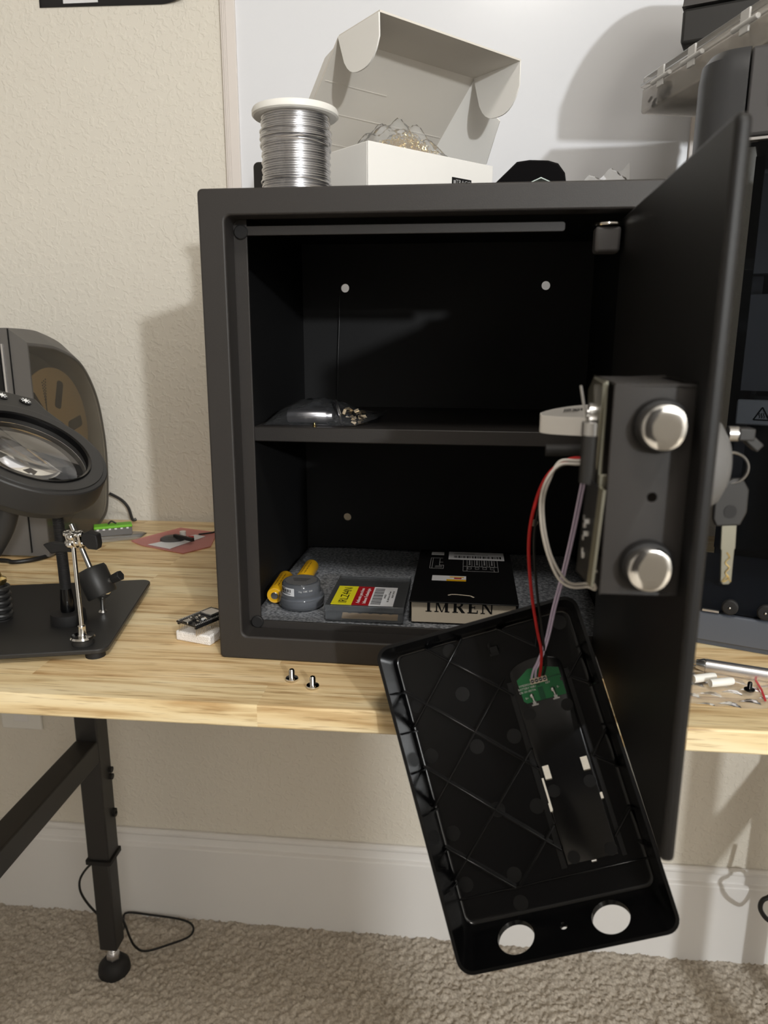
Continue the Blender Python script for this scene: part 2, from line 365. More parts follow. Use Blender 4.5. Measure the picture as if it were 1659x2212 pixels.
def carpet():
    rng = np.random.default_rng(3)
    x0, x1, y0, y1, st = -1.30, 1.50, -0.62, YW-0.002, 0.0031
    nx = int((x1-x0)/st); ny = int((y1-y0)/st)
    def octave(k):
        g = rng.random((nx//k+3, ny//k+3)); gx = np.arange(nx)/k; gy = np.arange(ny)/k
        ix = gx.astype(int); iy = gy.astype(int); fx = gx-ix; fy = gy-iy; fx = (fx*fx*(3-2*fx))[:, None]; fy = (fy*fy*(3-2*fy))[None, :]
        a = g[ix][:, iy]; b = g[ix+1][:, iy]; c = g[ix][:, iy+1]; d = g[ix+1][:, iy+1]
        return a*(1-fx)*(1-fy)+b*fx*(1-fy)+c*(1-fx)*fy+d*fx*fy
    h = 0.0075*octave(2)+0.004*rng.random((nx, ny))+0.004*octave(9)+0.003*octave(40)
    X, Y = np.meshgrid(np.linspace(x0, x1, nx), np.linspace(y0, y1, ny), indexing='ij')
    jx = (rng.random((nx, ny))-0.5)*st*0.9; jy = (rng.random((nx, ny))-0.5)*st*0.9
    co = np.stack([X+jx, np.minimum(Y+jy, y1), ZF-0.011+h], -1).reshape(-1, 3).astype(np.float32)
    i, j = np.meshgrid(np.arange(nx-1), np.arange(ny-1), indexing='ij'); a = (i*ny+j).ravel()
    q = np.stack([a, a+ny, a+ny+1, a+1], -1).astype(np.int32)
    me = bpy.data.meshes.new('carpet_pile'); me.vertices.add(len(co)); me.vertices.foreach_set('co', co.ravel())
    me.loops.add(q.size); me.loops.foreach_set('vertex_index', q.ravel())
    me.polygons.add(len(q)); me.polygons.foreach_set('loop_start', np.arange(0, q.size, 4, dtype=np.int32))
    me.polygons.foreach_set('use_smooth', np.ones(len(q), dtype=bool))
    me.update(); me.validate(); me.materials.append(M['carpet'])
    o = bpy.data.objects.new('carpet_pile', me); COL.objects.link(o)
    o['kind'] = 'stuff'; tag(o, 'taupe twist pile carpet covering the floor under the bench', 'carpet')
carpet()
# baseboard with its stepped cap
bb = [(0, ZF-0.012), (-0.019, ZF-0.012), (-0.019, -0.7500), (-0.0165, -0.7475), (-0.0100, -0.7450), (-0.0090, -0.7270), (-0.0115, -0.7240), (-0.0110, -0.7180), (-0.0060, -0.7140), (0, -0.7140)]
struct(B().prism([(XL, YW+y, z) for y, z in bb], (XR-XL, 0, 0)).build('baseboard_back', 'trim', bevel=0.0015))

# ================================================================== whiteboard, poster, outlet
wb = thing('whiteboard', 'large white dry-erase board hung on the wall behind the safe', 'whiteboard', (0, YW, 0))
B().box((-0.136, -0.010, 0.20), (0.640, -0.002, 1.25)).build('panel', 'board', wb)
b = B()
for x0, x1, y in ((-0.1572, -0.1535, -0.010), (-0.1535, -0.1500, -0.013), (-0.1500, -0.1465, -0.0145), (-0.1465, -0.1300, -0.016)):
    b.box((x0, y, 0.20), (x1, 0, 1.25))
b.box((0.634, -0.016, 0.20), (0.661, 0, 1.25)); b.box((-0.1572, -0.016, 0.17), (0.661, 0, 0.20)); b.box((-0.1572, -0.016, 1.25), (0.661, 0, 1.28))
b.build('frame', 'boardframe', wb, bevel=0.0008)
ps = thing('poster', 'black poster with a white patch, cut by the top of the photo', 'poster', (0, YW, 0))
def curl(u, v):
    x = -0.4815+u*0.262; k = max(0, (u-0.82)/0.18); bot = 0.9143-0.003*u+0.0075*k**2
    return (x, -0.002-0.010*k**2*(1-v), bot+(1.35-bot)*v)
B().grid(curl, 40, 8).build('sheet', 'poster', ps).modifiers.new('thick', 'SOLIDIFY').thickness = 0.0008
B().box((-0.4372, -0.0032, 0.9185), (-0.3745, -0.0026, 0.985)).build('white_patch', 'labelw', ps)
ot = thing('outlet_plate', 'white outlet cover on the wall under the bench at left', 'outlet', (-0.671, YW, -0.43))
B().box((-0.046, -0.006, -0.0535), (0.046, 0, 0.055)).build('cover', 'white', ot, bevel=0.002)
b = B()
for z in (0.018, -0.022): b.box((-0.017, -0.0075, z-0.013), (0.017, -0.005, z+0.013))
b.build('sockets', 'trim', ot, bevel=0.002)

# ================================================================== bench
YT, TH = -0.1072, 0.0246
bench = thing('workbench', 'rubberwood workbench with black adjustable steel legs', 'workbench', (0, 0, 0))
B().box((-0.62, YT, -TH), (1.16, YW-0.016, 0)).build('top', 'wood', bench, bevel=0.0022)
def bench_leg(x, y, visible=True):
    b = B(); b.box((x-0.022, y-0.022, -0.650), (x+0.022, y+0.022, -TH)); lg = b.build('leg', 'satin', bench, bevel=0.003)
    b = B(); b.ring(rrect(x-0.026, y-0.026, x+0.026, y+0.026, 0.004), rrect(x-0.017, y-0.017, x+0.017, y+0.017, 0.004), 0.650, 0.658)
    b.bm.transform(Matrix(((1, 0, 0, 0), (0, 0, 1, 0), (0, -1, 0, 0), (0, 0, 0, 1)))); b.build('collar', 'rubber', lg)
    B().box((x-0.0185, y-0.0185, -0.866), (x+0.0185, y+0.0185, -0.655)).build('inner_tube', 'satin', lg, bevel=0.003)
    b = B()
    b.cyl((x, y, -0.900), (x, y, -0.866), 0.0070, seg=16)
    for k in range(4): b.torus((x, y, -0.884+k*0.005), (0, 0, 1), 0.0072, 0.0016, 18, 6)
    b.cyl((x, y, -0.898), (x, y, -0.888), 0.0135, seg=6)
    b.build('levelling_screw', 'silver', lg)
    B().lathe([(0.0001, 0.034), (0.014, 0.034), (0.020, 0.031), (0.0305, 0.018), (0.0325, 0.004), (0.031, 0.0)], (x, y, ZF-0.002), seg=32).build('foot', 'rubber', lg)
    return lg
LX, LX2, LYB, LYF = -0.420, 0.944, 0.462, -0.045
for x in (LX, LX2):
    for y in (LYB, LYF):
        lg = bench_leg(x, y)
        if x == LX and y == LYB:
            for z in (-0.468, -0.483, -0.560, -0.566):
                b = B(); b.cyl((x+0.021, y+0.012, z), (x+0.028, y+0.012, z), 0.006, seg=14); b.build('bolt', 'rubber', lg)
    B().box((x-0.022, LYF+0.022, -0.432), (x+0.022, LYB-0.022, -0.388)).build('side_rail', 'satin', bench, bevel=0.003)
B().box((LX+0.022, LYB-0.015, -0.08), (LX2-0.022, LYB+0.015, -0.04)).build('rear_rail', 'satin', bench, bevel=0.002)
solo('power_cord', B().tube([(-0.436, 0.488, -0.686), (-0.4531, 0.488, -0.6923), (-0.4702, 0.488, -0.7058), (-0.4863, 0.488, -0.7282), (-0.4933, 0.488, -0.7489), (-0.4916, 0.489, -0.7734), (-0.4791, 0.491, -0.8017), (-0.4595, 0.494, -0.8306), (-0.446, 0.510, -0.875),
     (-0.444, 0.56, -0.920), (-0.4612, 0.605, -0.921), (-0.4042, 0.606, -0.921), (-0.3291, 0.600, -0.921), (-0.296, 0.585, -0.921), (-0.2924, 0.5553, -0.921), (-0.3331, 0.5257, -0.921), (-0.3720, 0.5063, -0.921),
     (-0.3879, 0.495, -0.900), (-0.3957, 0.489, -0.8688), (-0.4030, 0.488, -0.8367), (-0.420, 0.490, -0.80)], 0.0024, 8, 5), 'blackwire', 'thin black cord looped on the carpet around the bench leg', 'cord')
solo('cable_loop', B().tube([(0.885, 0.50, -0.60), (0.876, 0.50, -0.662), (0.861, 0.50, -0.678), (0.8575, 0.50, -0.692), (0.862, 0.50, -0.706), (0.876, 0.50, -0.722), (0.90, 0.50, -0.73), (0.915, 0.50, -0.69), (0.90, 0.50, -0.655), (0.875, 0.51, -0.662)], 0.0045, 10, 6),
     'blackwire', 'thick black cable loop hanging beside the right bench leg', 'cable')

# ================================================================== the safe
W, H, D = 0.4528, 0.5, 0.4369
safe = thing('safe', 'open black steel safe with one shelf on the workbench', 'safe', (0, 0, 0), SA)
oL, oR, oB, oT = 0.0271, W-0.0271, 0.0275, 0.4745
outer = rrect(0, 0, W, H, 0.005); inner = rrect(oL, oB, oR, oT, 0.007)
b = B(); b.ring(outer, inner, 0.0, 0.030); b.build('front_frame', 'powder', safe, bevel=0.0025, seg=3)
b = B()
b.ring(rrect(0, 0, W, H, 0.005), rrect(0.003, 0.003, W-0.003, H-0.003, 0.004), 0.030, D)
sh = b.build('shell', ['powder'], safe)
b = B(); b.box((0.001, D-0.003, 0.001), (W-0.001, D+0.001, H-0.001)); bp = b.build('back_panel', 'powder_in', safe)
hc = []
for x, z in ((0.0718, 0.4310), (0.3799, 0.4334), (0.0723, 0.0630), (0.3801, 0.0630)):
    hc.append(B().cyl((x, D-0.02, z), (x, D+0.02, z), 0.0065, seg=24))
cut(bp, hc)
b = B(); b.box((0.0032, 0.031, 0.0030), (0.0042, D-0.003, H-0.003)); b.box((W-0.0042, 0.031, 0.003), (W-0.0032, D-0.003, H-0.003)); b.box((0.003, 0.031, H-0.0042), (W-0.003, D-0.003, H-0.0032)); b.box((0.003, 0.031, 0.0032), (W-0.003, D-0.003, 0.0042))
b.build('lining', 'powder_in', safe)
b = B()
b.box((0.004, 0.030, 0.012), (0.0405, 0.033, 0.488))
b.box((0.004, 0.030, 0.0045), (W-0.004, 0.033, 0.0357))
b.prism([(x, 0.030, z) for x, z in rrect(0.03, 0.4590, 0.363, 0.4683, 0.003)], (0, 0.003, 0))
b.build('door_stop', 'powder', safe, bevel=0.0006)
for x, z in ((0.0347, 0.4623), (0.0365, 0.0343)):
    B().lathe([(0.0072, 0), (0.0072, 0.002), (0.0062, 0.003), (0.0005, 0.003)], (x, 0.030, z), (0, -1, 0)).build('bumper', 'rubber', safe)
b = B(); b.box((0.0045, 0.145, 0.2440), (W-0.0045, D-0.004, 0.2475)); b.box((0.0045, 0.143, 0.2290), (W-0.0045, 0.147, 0.2475))
shf = b.build('shelf', 'powder', safe, bevel=0.0015)
# door, open at a right angle
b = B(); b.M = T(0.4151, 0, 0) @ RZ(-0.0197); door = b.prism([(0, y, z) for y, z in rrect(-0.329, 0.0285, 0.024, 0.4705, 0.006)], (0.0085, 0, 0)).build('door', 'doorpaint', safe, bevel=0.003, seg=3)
b = B()
lx0, lx1, ly0, ly1, lz0, lz1 = 0.3622, 0.4100, -0.305, -0.225, 0.2015, 0.3318
b.box((lx0, ly0, lz0), (lx1, ly0+0.002, lz1)); b.box((lx0, ly0, lz1-0.002), (lx1, ly1, lz1)); b.box((lx0, ly0, lz0), (lx1, ly1, lz0+0.002)); b.box((lx0, ly1-0.002, lz0), (lx1, ly1, lz1))
b.box((lx1-0.008, ly0+0.002, lz0), (lx1, ly1, lz1))
lb = b.build('lock_box', 'powder', door, bevel=0.0016)
cut(lb, [B().cyl((0.3892, -0.32, 0.2640), (0.3892, -0.300, 0.2640), 0.0031, seg=16)])
for x, z in ((0.3902, 0.3075), (0.3890, 0.2215)):
    B().lathe([(0.0162, -0.002), (0.0162, 0.003), (0.0152, 0.006), (0.0141, 0.0065)], (x, -0.305, z), (0, -1, 0), 40).build('bolt_bushing', 'rubber', door)
    B().lathe([(0.0138, -0.02), (0.0138, 0.0105), (0.0130, 0.0128), (0.0113, 0.0134), (0.006, 0.0135), (0.0, 0.0135)], (x, -0.305, z), (0, -1, 0), 44).build('bolt', 'chrome', door)
LM = T(-0.0070, -0.035, 0.0060)
b = B(); b.M = LM
b.box((0.3655, -0.262, 0.262), (0.3672, -0.214, 0.3265)); b.box((0.3655, -0.264, 0.262), (0.3995, -0.262, 0.270))
b.prism([(0.3640, -0.255, 0.270), (0.3640, -0.210, 0.270), (0.3640, -0.203, 0.318), (0.3640, -0.222, 0.3265), (0.3640, -0.262, 0.3255)], (0.0015, 0, 0))
b.build('latch_bracket', 'zinc', door, bevel=0.0005)
b = B(); b.M = LM; b.cyl((0.3595, -0.243, 0.3055), (0.3645, -0.243, 0.3055), 0.0062, seg=20); b.cyl((0.3585, -0.243, 0.3055), (0.3645, -0.243, 0.3055), 0.003, seg=12); b.build('latch_pivot', 'steel', door)
b = B(); b.M = LM; b.cyl((0.362, -0.249, 0.262), (0.362, -0.249, 0.2975), 0.0068, seg=22); b.build('solenoid', 'satin', door)
b = B(); b.M = LM; b.cyl((0.362, -0.249, 0.2925), (0.362, -0.249, 0.3005), 0.0072, seg=22); b.build('solenoid_cap', 'steel', door)
b = B(); b.M = LM; b.tube([(0.3600, -0.236, 0.2975), (0.3592, -0.226, 0.306), (0.3575, -0.214, 0.3205)], 0.0009, 6, 3).build('spring_wire', 'steel', door)
b = B(); b.M = LM; b.prism([(0.3670, -0.2680, 0.2610), (0.3600, -0.2520, 0.2660), (0.3572, -0.2480, 0.2030), (0.3640, -0.2655, 0.1985)], (0.0015, -0.0003, 0))
cb = b.build('control_board', 'pcbblack', door)
b = B(); b.M = LM; b.prism([(0.3672, -0.2700, 0.2615), (0.3652, -0.2655, 0.2630), (0.3622, -0.2630, 0.2005), (0.3642, -0.2675, 0.1985)], (0.0016, 0, 0)); b.build('board_edge', 'zinc', cb)
b = B(); b.M = LM
for k in range(9):
    z = 0.214+random.random()*0.04; y = -0.2515-random.random()*0.007; b.cbox((0.3605, y, z), (0.003, 0.0022, 0.0030))
b.build('board_chips', 'steel', cb)
b = B(); b.M = LM; b.cyl((0.338, -0.200, 0.2751), (0.3705, -0.200, 0.2758), 0.0042, seg=14); b.build('lever_rod', 'rubber', door)
b = B(); b.box((0.3885, 0.002, 0.436), (0.4120, 0.022, 0.4600)); b.build('hinge_block', 'darkgrey', door, bevel=0.003)
b = B(); b.lathe([(0.0, 0.0), (0.0135, 0.0), (0.0142, 0.001), (0.0135, 0.0025), (0.0, 0.0030)], (0.4005, 0.012, 0.4605), seg=28); b.build('hinge_pin', 'chrome', door)
# lock escutcheon on the outer face, key in its cylinder
b = B(); b.lathe([(0.040, 0.0), (0.040, 0.012), (0.037, 0.024), (0.030, 0.034), (0.020, 0.040), (0.0, 0.042)], (0.4195, -0.205, 0.270), (1, 0, 0), 40)
b.build('outer_knob', 'midgrey', door)

# ---- things on the key ring
def key(parent, glint):
    b = B()
    P = [(-0.0100, 0), (-0.0125, 0.006), (-0.0120, 0.018), (-0.0070, 0.031), (0.001, 0.036), (0.0080, 0.036), (0.0130, 0.027), (0.0125, 0.010), (0.0080, 0)]
    b.prism([(x, -0.0018, z) for x, z in P], (0, 0.0036, 0)); b.build('bow', 'satin', parent, bevel=0.0012)
    b = B(); b.prism([(x, -0.0022, z) for x, z in rrect(-0.0050, 0.006, 0.0045, 0.016, 0.0045)], (0, 0.0044, 0)); b.build('grip_pad', 'rubber', parent)
    b = B(); Q = [(-0.0055, 0), (-0.0055, -0.018), (-0.0048, -0.019), (-0.0042, -0.044), (-0.0022, -0.0465), (0.0022, -0.0465), (0.0040, -0.0440), (0.0048, -0.019), (0.0055, -0.018), (0.0055, 0)]
    b.prism([(x, -0.0012, z) for x, z in Q], (0, 0.0024, 0)); bl = b.build('blade', 'zinc', parent, bevel=0.0003)
    b = B(); zz = [(-0.0008, -0.021), (0.0015, -0.025), (-0.0015, -0.029), (0.0016, -0.033), (-0.0012, -0.037), (0.0018, -0.041), (-0.002, -0.0445)]
    b.tube([(x, -0.0012, z) for x, z in zz], 0.0007, 6, 3); b.tube([(-0.0033, -0.0012, -0.0445), (0, -0.0012, -0.040), (0.0033, -0.0012, -0.0445)], 0.0006, 6, 2)
    b.build('milled_groove', 'brass', bl)
k1 = thing('key', 'black headed key hanging below the key ring', 'key', (0.4690, -0.200, 0.2200), 0.05)
key(k1, True); k1.rotation_euler = (0, math.radians(-3), math.radians(4))
k2 = thing('key', 'black headed key turned into the lock on the outer side of the safe door', 'key', (0, 0, 0))
b = B(); b.box((0.0, -0.006, -0.0045), (0.0115, 0.006, 0.0045)); b.M = T(0.010, 0, -0.004) @ RY(0.7); b.box((-0.004, -0.005, -0.004), (0.009, 0.005, 0.003)); b.build('bow', 'satin', k2, bevel=0.0012)
b = B(); b.cyl((-0.006, 0, 0), (0.001, 0, 0), 0.0055, seg=20); b.build('collar', 'steel', k2)
k2.location = (0.4650, -0.206, 0.2900)
solo('key_ring', B().torus((0, 0, 0), (0.25, 1, 0), 0.0115, 0.0008, 36, 6).torus((0, 0.0016, 0), (0.25, 1, 0), 0.0115, 0.0008, 36, 6), 'steel', 'silver split ring joining the two keys at the safe door', 'key ring', (0.4660, -0.201, 0.2640))

# ================================================================== inside the safe
def sthing(name, label, cat, x, y, z, rz=0.0, group=None): return thing(name, label, cat, SL(x, y, z), SA+rz, group)
b = B()
def matf(u, v):
    return (0.0075+u*(W-0.015), 0.036+v*(D-0.043), 0.0108+0.0014*math.sin(9*u)*math.cos(7*v))
b.grid(matf, 40, 40); fm = solo('felt_mat', b, 'felt', 'grey felt mat lining the bottom of the safe', 'mat', (0, 0, 0), SA)
md = fm.modifiers.new('thick', 'SOLIDIFY'); md.thickness = 0.004; md.offset = -1
ZM = 0.0128
wr = B().tube([(0.0638, 0.4365, 0.4262), (0.0640, 0.4310, 0.4230), (0.0634, 0.4290, 0.410), (0.0629, 0.4285, 0.3765), (0.0605, 0.4280, 0.320), (0.0580, 0.428, 0.2490)], 0.0007, 6, 5)
solo('thin_wire', wr, 'blackwire', 'thin black wire hanging from the upper left mounting hole inside the safe', 'wire', (0, 0, 0), SA)
# batteries
def battery(root):
    b = B(); b.lathe([(0.0060, 0), (0.0088, 0.0003), (0.0092, 0.0012), (0.0092, 0.0640), (0.0087, 0.0648), (0.006, 0.065)], (0, 0, 0.0092), (0, 1, 0), 32); b.build('wrap', 'yellow', root)
    b = B(); b.lathe([(0.0078, -0.0003), (0.0078, 0.0002), (0.0040, 0.0002), (0.0040, -0.0003)], (0, 0, 0.0092), (0, 1, 0), 32, False, False); b.build('insulator_ring', 'inkw', root)
    b = B(); b.lathe([(0.0001, -0.0014), (0.0036, -0.0014), (0.0042, -0.0008), (0.0042, 0.0005)], (0, 0, 0.0092), (0, 1, 0), 28); b.build('terminal', 'steel', root)
    b = B(); b.mi = 0
    for k in range(3):
        b.M = T(0, 0, 0.0092) @ RY(math.radians(-38+26*k)) @ T(0, 0.034, 0.00925)
        for q in range(9): b.cbox((0, -0.022+q*0.005, 0), (0.0009+0.0006*(q % 2), 0.0032, 0.0001))
    b.build('printed_text', 'kraftink', root, weld=False)
ba = sthing('battery', 'yellow cylindrical battery with its white ringed end towards the viewer', 'battery', 0.0242, 0.1475, ZM, 0.05, 'yellow batteries in the safe'); battery(ba); ba.scale = (1.16, 1.16, 1.16)
bb2 = copy_tree(ba); bb2.location = SL(0.0460, 0.206, ZM); bb2.rotation_euler = (0, 0, SA+0.02)
tag(bb2, 'yellow cylindrical battery behind the round clear jar', 'battery', 'yellow batteries in the safe')
# round jar
jr = sthing('jar', 'round clear jar with a barcode sticker holding grey solder paste', 'jar', 0.0600, 0.1500, ZM); jr.scale = (1.06, 1.06, 1.06)
B().lathe([(0.0005, 0.0), (0.0262, 0.0), (0.0282, 0.003), (0.0285, 0.012), (0.0270, 0.0145)], seg=44, cap1=False).build('base', 'jar', jr)
B().lathe([(0.0275, 0.0125), (0.0275, 0.016), (0.0240, 0.0175), (0.0238, 0.029), (0.0222, 0.0312), (0.0002, 0.0314)], seg=44, cap0=False).build('lid', 'jar', jr)
B().lathe([(0.0002, 0.002), (0.0250, 0.002), (0.0262, 0.006), (0.0250, 0.0100), (0.0232, 0.011), (0.0228, 0.026), (0.0002, 0.0265)], seg=40).build('paste', 'pastegrey', jr)
def arc_patch(b, R, a0, a1, z0, z1, n=12):
    b.loft([[((R+dr)*math.cos(a0+(a1-a0)*i/n), (R+dr)*math.sin(a0+(a1-a0)*i/n), z) for dr, z in ((0, z0), (0, z1), (0.0002, z1), (0.0002, z0))] for i in range(n+1)])
b = B(); arc_patch(b, 0.0240, math.radians(208), math.radians(262), 0.0178, 0.0275); st = b.build('sticker', 'labelw', jr)
b = B()
for k in range(13):
    a = math.radians(212+k*3.1); arc_patch(b, 0.02425, a, a+math.radians(1.1 if k % 3 else 2.1), 0.0222, 0.0258, 1)
for z, a0, a1 in ((0.0198, 214, 250), (0.0210, 214, 240), (0.0266, 212, 232)): arc_patch(b, 0.02425, math.radians(a0), math.radians(a1), z, z+0.0006, 6)
b.build('barcode', 'ink', st)
b = B()
for k, ch in enumerate('15g 138C SnBi'):
    a = math.radians(276+k*3.4); b.text(ch, 0.0028, RZ(a+PI/2) @ T(0, -0.02425, 0.0240) @ RX(PI/2))
b.build('printed_text', 'inkw', jr, weld=False)
b = B().lathe([(0.0195, 0.0315), (0.0195, 0.0318), (0.0001, 0.0318)], seg=36); lp = b.build('lid_label', 'midgrey', jr)
b = B()
for k in range(3): b.cbox((0, 0.004-k*0.004, 0.0319), (0.022-0.003*k, 0.0012, 0.0002))
b.build('lid_print', 'satin', lp)

# clear component box with the IRLZ44N label
cx = sthing('component_box', 'clear plastic component box with a yellow, red and white label', 'box', 0.1027, 0.0970, ZM, 0.012)
bw, bd, bh = 0.0975, 0.118, 0.0205
b = B(); t = 0.0012
b.ring(rrect(0, 0, bw, bh*0.62, 0.002), rrect(t, t, bw-t, bh*0.62-t, 0.001), 0, bd)
b.box((0, 0, 0), (bw, t, bh*0.6)); b.box((0, bd-t, 0), (bw, bd, bh*0.6))
b.build('base', 'clearbox', cx)
b = B(); z0 = bh*0.62
b.box((-0.0008, -0.0008, z0), (bw+0.0008, 0.0006, bh)); b.box((-0.0008, bd-0.0006, z0), (bw+0.0008, bd+0.0008, bh)); b.box((-0.0008, 0, z0), (0.0006, bd, bh)); b.box((bw-0.0006, 0, z0), (bw+0.0008, bd, bh)); b.box((0, 0, bh-0.0012), (bw, bd, bh))
b.build('lid', 'clearbox', cx, bevel=0.0006)
lx, ly, lw, lh = 0.0060, 0.003, 0.0780, 0.070
b = B(); b.box((lx, ly, bh), (lx+0.026, ly+lh, bh+0.0002)); b.mi = 1; b.box((lx+0.026, ly, bh), (lx+0.0475, ly+lh, bh+0.0002)); b.mi = 2; b.box((lx+0.0475, ly, bh), (lx+lw, ly+lh, bh+0.0002))
lab = b.build('label', ['labely', 'labelr', 'labelw'], cx, weld=False)
zt = bh+0.00025
b = B(); b.text('IRLZ44N', 0.0155, T(lx+0.0140, ly+lh/2, zt) @ RZ(PI/2)); b.build('part_number', 'ink', lab, weld=False)
b = B(); b.text('Authentic parts from', 0.0066, T(lx+0.0330, ly+lh/2, zt) @ RZ(PI/2)); b.text('Infineon Technologies', 0.0064, T(lx+0.0410, ly+lh/2, zt) @ RZ(PI/2)); b.build('slogan', 'inkw', lab, weld=False)
b = B(); y = ly+0.004; k = 0
while y < ly+lh-0.006:
    wd = (0.0008, 0.0016, 0.0010, 0.0023, 0.0012)[k % 5]; b.box((lx+0.0495, y, bh+0.0002), (lx+0.0620, y+wd, zt)); y += wd+(0.0011, 0.0008, 0.0018, 0.0009)[k % 4]; k += 1
b.build('barcode', 'ink', lab)
b = B()
b.text('B0CBKJZ3', 0.0034, T(lx+0.0650, ly+lh/2, zt) @ RZ(PI/2)); b.text('IRLZ44N Pack of 10 Power', 0.0036, T(lx+0.0700, ly+lh/2, zt) @ RZ(PI/2)); b.text('MOSFET 55V 47A', 0.0034, T(lx+0.0745, ly+lh/2+0.008, zt) @ RZ(PI/2)); b.build('fine_print', 'ink', lab, weld=False)
b = B(); b.M = T(0.054, 0.0030, 0.0020) @ RX(math.radians(24)); b.box((-0.034, 0, 0), (0.036, 0.019, 0.0012)); kc = b.build('card_strip', 'kraft', cx)
b = B(); b.M = T(0.054, 0.0030, 0.0020) @ RX(math.radians(24))
for k in range(5): b.torus((-0.025+k*0.013, 0.012, 0.0014), (0, 0, 1), 0.0032, 0.0004, 16, 5)
b.build('punched_rings', 'satin', kc)
# black and white IMREN box
im = sthing('product_box', 'black topped cream box with serif lettering on its front and stickers on its lid', 'box', 0.2080, 0.1060, ZM, 0.012)
iw, idp, ih = 0.1310, 0.222, 0.0290
B().box((0.0015, 0, 0), (iw-0.0015, idp-0.002, ih-0.001)).build('tray', 'cream', im, bevel=0.0008)
b = B(); b.box((-0.0012, -0.0060, ih-0.001), (iw+0.0012, idp, ih+0.0004)); b.box((-0.0012, 0.001, 0.004), (0.0008, idp, ih)); b.box((iw-0.0008, 0.001, 0.004), (iw+0.0012, idp, ih)); b.box((0, idp-0.001, 0.004), (iw, idp+0.0006, ih))
sl = b.build('lid', 'boxblack', im, bevel=0.0005)
def serif(b, ch, x, w, h, mtx):
    old = b.M; b.M = old @ mtx @ T(x, 0, 0); d = 0.0003; t = 0.24*h; s = 0.07*h; th = 0.10*h
    R = lambda x0, y0, x1, y1: b.box((x0, y0, 0), (x1, y1, d))
    Q = lambda *p: b.prism([(a, c, 0) for a, c in p], (0, 0, d))
    if ch == 'I': R(0, 0, w, s); R(0, h-s, w, h); R(w/2-t/2, 0, w/2+t/2, h)
    if ch == 'E': R(0, 0, w, s*1.1); R(0, h-s*1.1, w, h); R(0.12*w, 0, 0.12*w+t, h); R(0.12*w, h/2-s/2, w*0.72, h/2+s/2); R(w-s*1.1, 0, w, 0.26*h); R(w-s*1.1, 0.76*h, w, h); R(w*0.66, h*0.36, w*0.72, h*0.64)
    if ch == 'N': R(0, 0, 0.34*w, s); R(0.12*w, 0, 0.12*w+th, h); Q((0.0, h), (t*1.1, h), (0.9*w, 0), (0.9*w-t*0.6, 0)); R(0.9*w-th, 0, 0.9*w, h); R(0.68*w, h-s, w+0.06*w, h)
    if ch == 'M': R(0, 0, 0.28*w, s); R(0.10*w, 0, 0.10*w+th, h); Q((0.02*w, h), (0.02*w+t, h), (0.54*w, 0), (0.46*w, 0)); Q((0.48*w, 0), (0.54*w, 0), (0.86*w, h), (0.80*w, h)); R(0.92*w-t, 0, 0.92*w, h); R(0.70*w, 0, w+0.02*w, s); R(0.78*w, h-s, w+0.02*w, h); R(0, h-s, 0.2*w, h)
    if ch == 'R':
        R(0, 0, 0.46*w, s); R(0.10*w, 0, 0.10*w+t, h); R(0, h-s, 0.5*w, h); R(0.3*w, 0.46*h, 0.52*w, 0.46*h+s)
        n = 12; P = [(0.46*w+0.40*w*math.sin(PI*i/n), 0.73*h+0.27*h*math.cos(PI*i/n)) for i in range(n+1)]; q = [(0.46*w+0.40*w*0.52*math.sin(PI*i/n), 0.73*h+0.20*h*math.cos(PI*i/n)) for i in range(n+1)]
        for i in range(n): Q(P[i], P[i+1], q[i+1], q[i])
        Q((0.40*w, 0.48*h), (0.40*w+t*1.1, 0.48*h), (w*1.04, 0), (w*1.04-t*1.2, 0))
    b.M = old
b = B(); mt = T(0, -0.0002, 0.0145) @ RX(PI/2)
for ch, x, wd in (('I', 0.019, 0.0075), ('M', 0.0300, 0.0180), ('R', 0.0520, 0.0150), ('E', 0.0705, 0.0125), ('N', 0.0865, 0.0155)): serif(b, ch, x, wd, 0.0150, mt)
b.build('brand_lettering', 'ink', im, weld=False)
zt = ih+0.0004
b = B(); b.box((0.0420, 0.176, zt), (0.1225, 0.214, zt+0.0003)); sk = b.build('barcode_sticker', 'labelw', sl)
b = B(); x = 0.050; k = 0
while x < 0.119:
    wd = (0.0010, 0.0017, 0.0007, 0.0024, 0.0011)[k % 5]; b.box((x, 0.183, zt+0.0003), (x+wd, 0.194, zt+0.0004)); x += wd+(0.0009, 0.0014, 0.0007)[k % 3]; k += 1
for k in range(2): b.box((0.050, 0.200+k*0.005, zt+0.0003), (0.100-0.02*k, 0.2014+k*0.005, zt+0.0004))
b.build('barcode', 'ink', sk)
b = B(); b.box((0.0165, 0.196, zt), (0.0350, 0.210, zt+0.0003)); b.build('small_sticker', 'labelw', sl)
b = B(); b.box((0.0225, 0.077, zt), (0.0420, 0.098, zt+0.0003)); b.mi = 1; b.box((0.0420, 0.077, zt), (0.0680, 0.083, zt+0.0003)); b.mi = 0; b.box((0.0420, 0.083, zt), (0.0680, 0.098, zt+0.0003)); b.mi = 2; b.box((0.052, 0.085, zt+0.0003), (0.062, 0.090, zt+0.0004)); b.mi = 1; b.box((0.046, 0.091, zt+0.0003), (0.065, 0.0945, zt+0.0004))
b.build('yellow_sticker', ['labelw', 'yellow', 'labelr'], sl, weld=False)
def outline(b, pts, wd=0.0007, closed=True):
    P = pts+[pts[0]] if closed else pts
    for (x0, y0), (x1, y1) in zip(P, P[1:]):
        d = V((x1-x0, y1-y0, 0)); n = V((-d.y, d.x, 0)).normalized()*wd/2; a = V((x0, y0, zt)); c = V((x1, y1, zt))
        b.prism([a+n, a-n, c-n, c+n], (0, 0, 0.0002))
b = B()
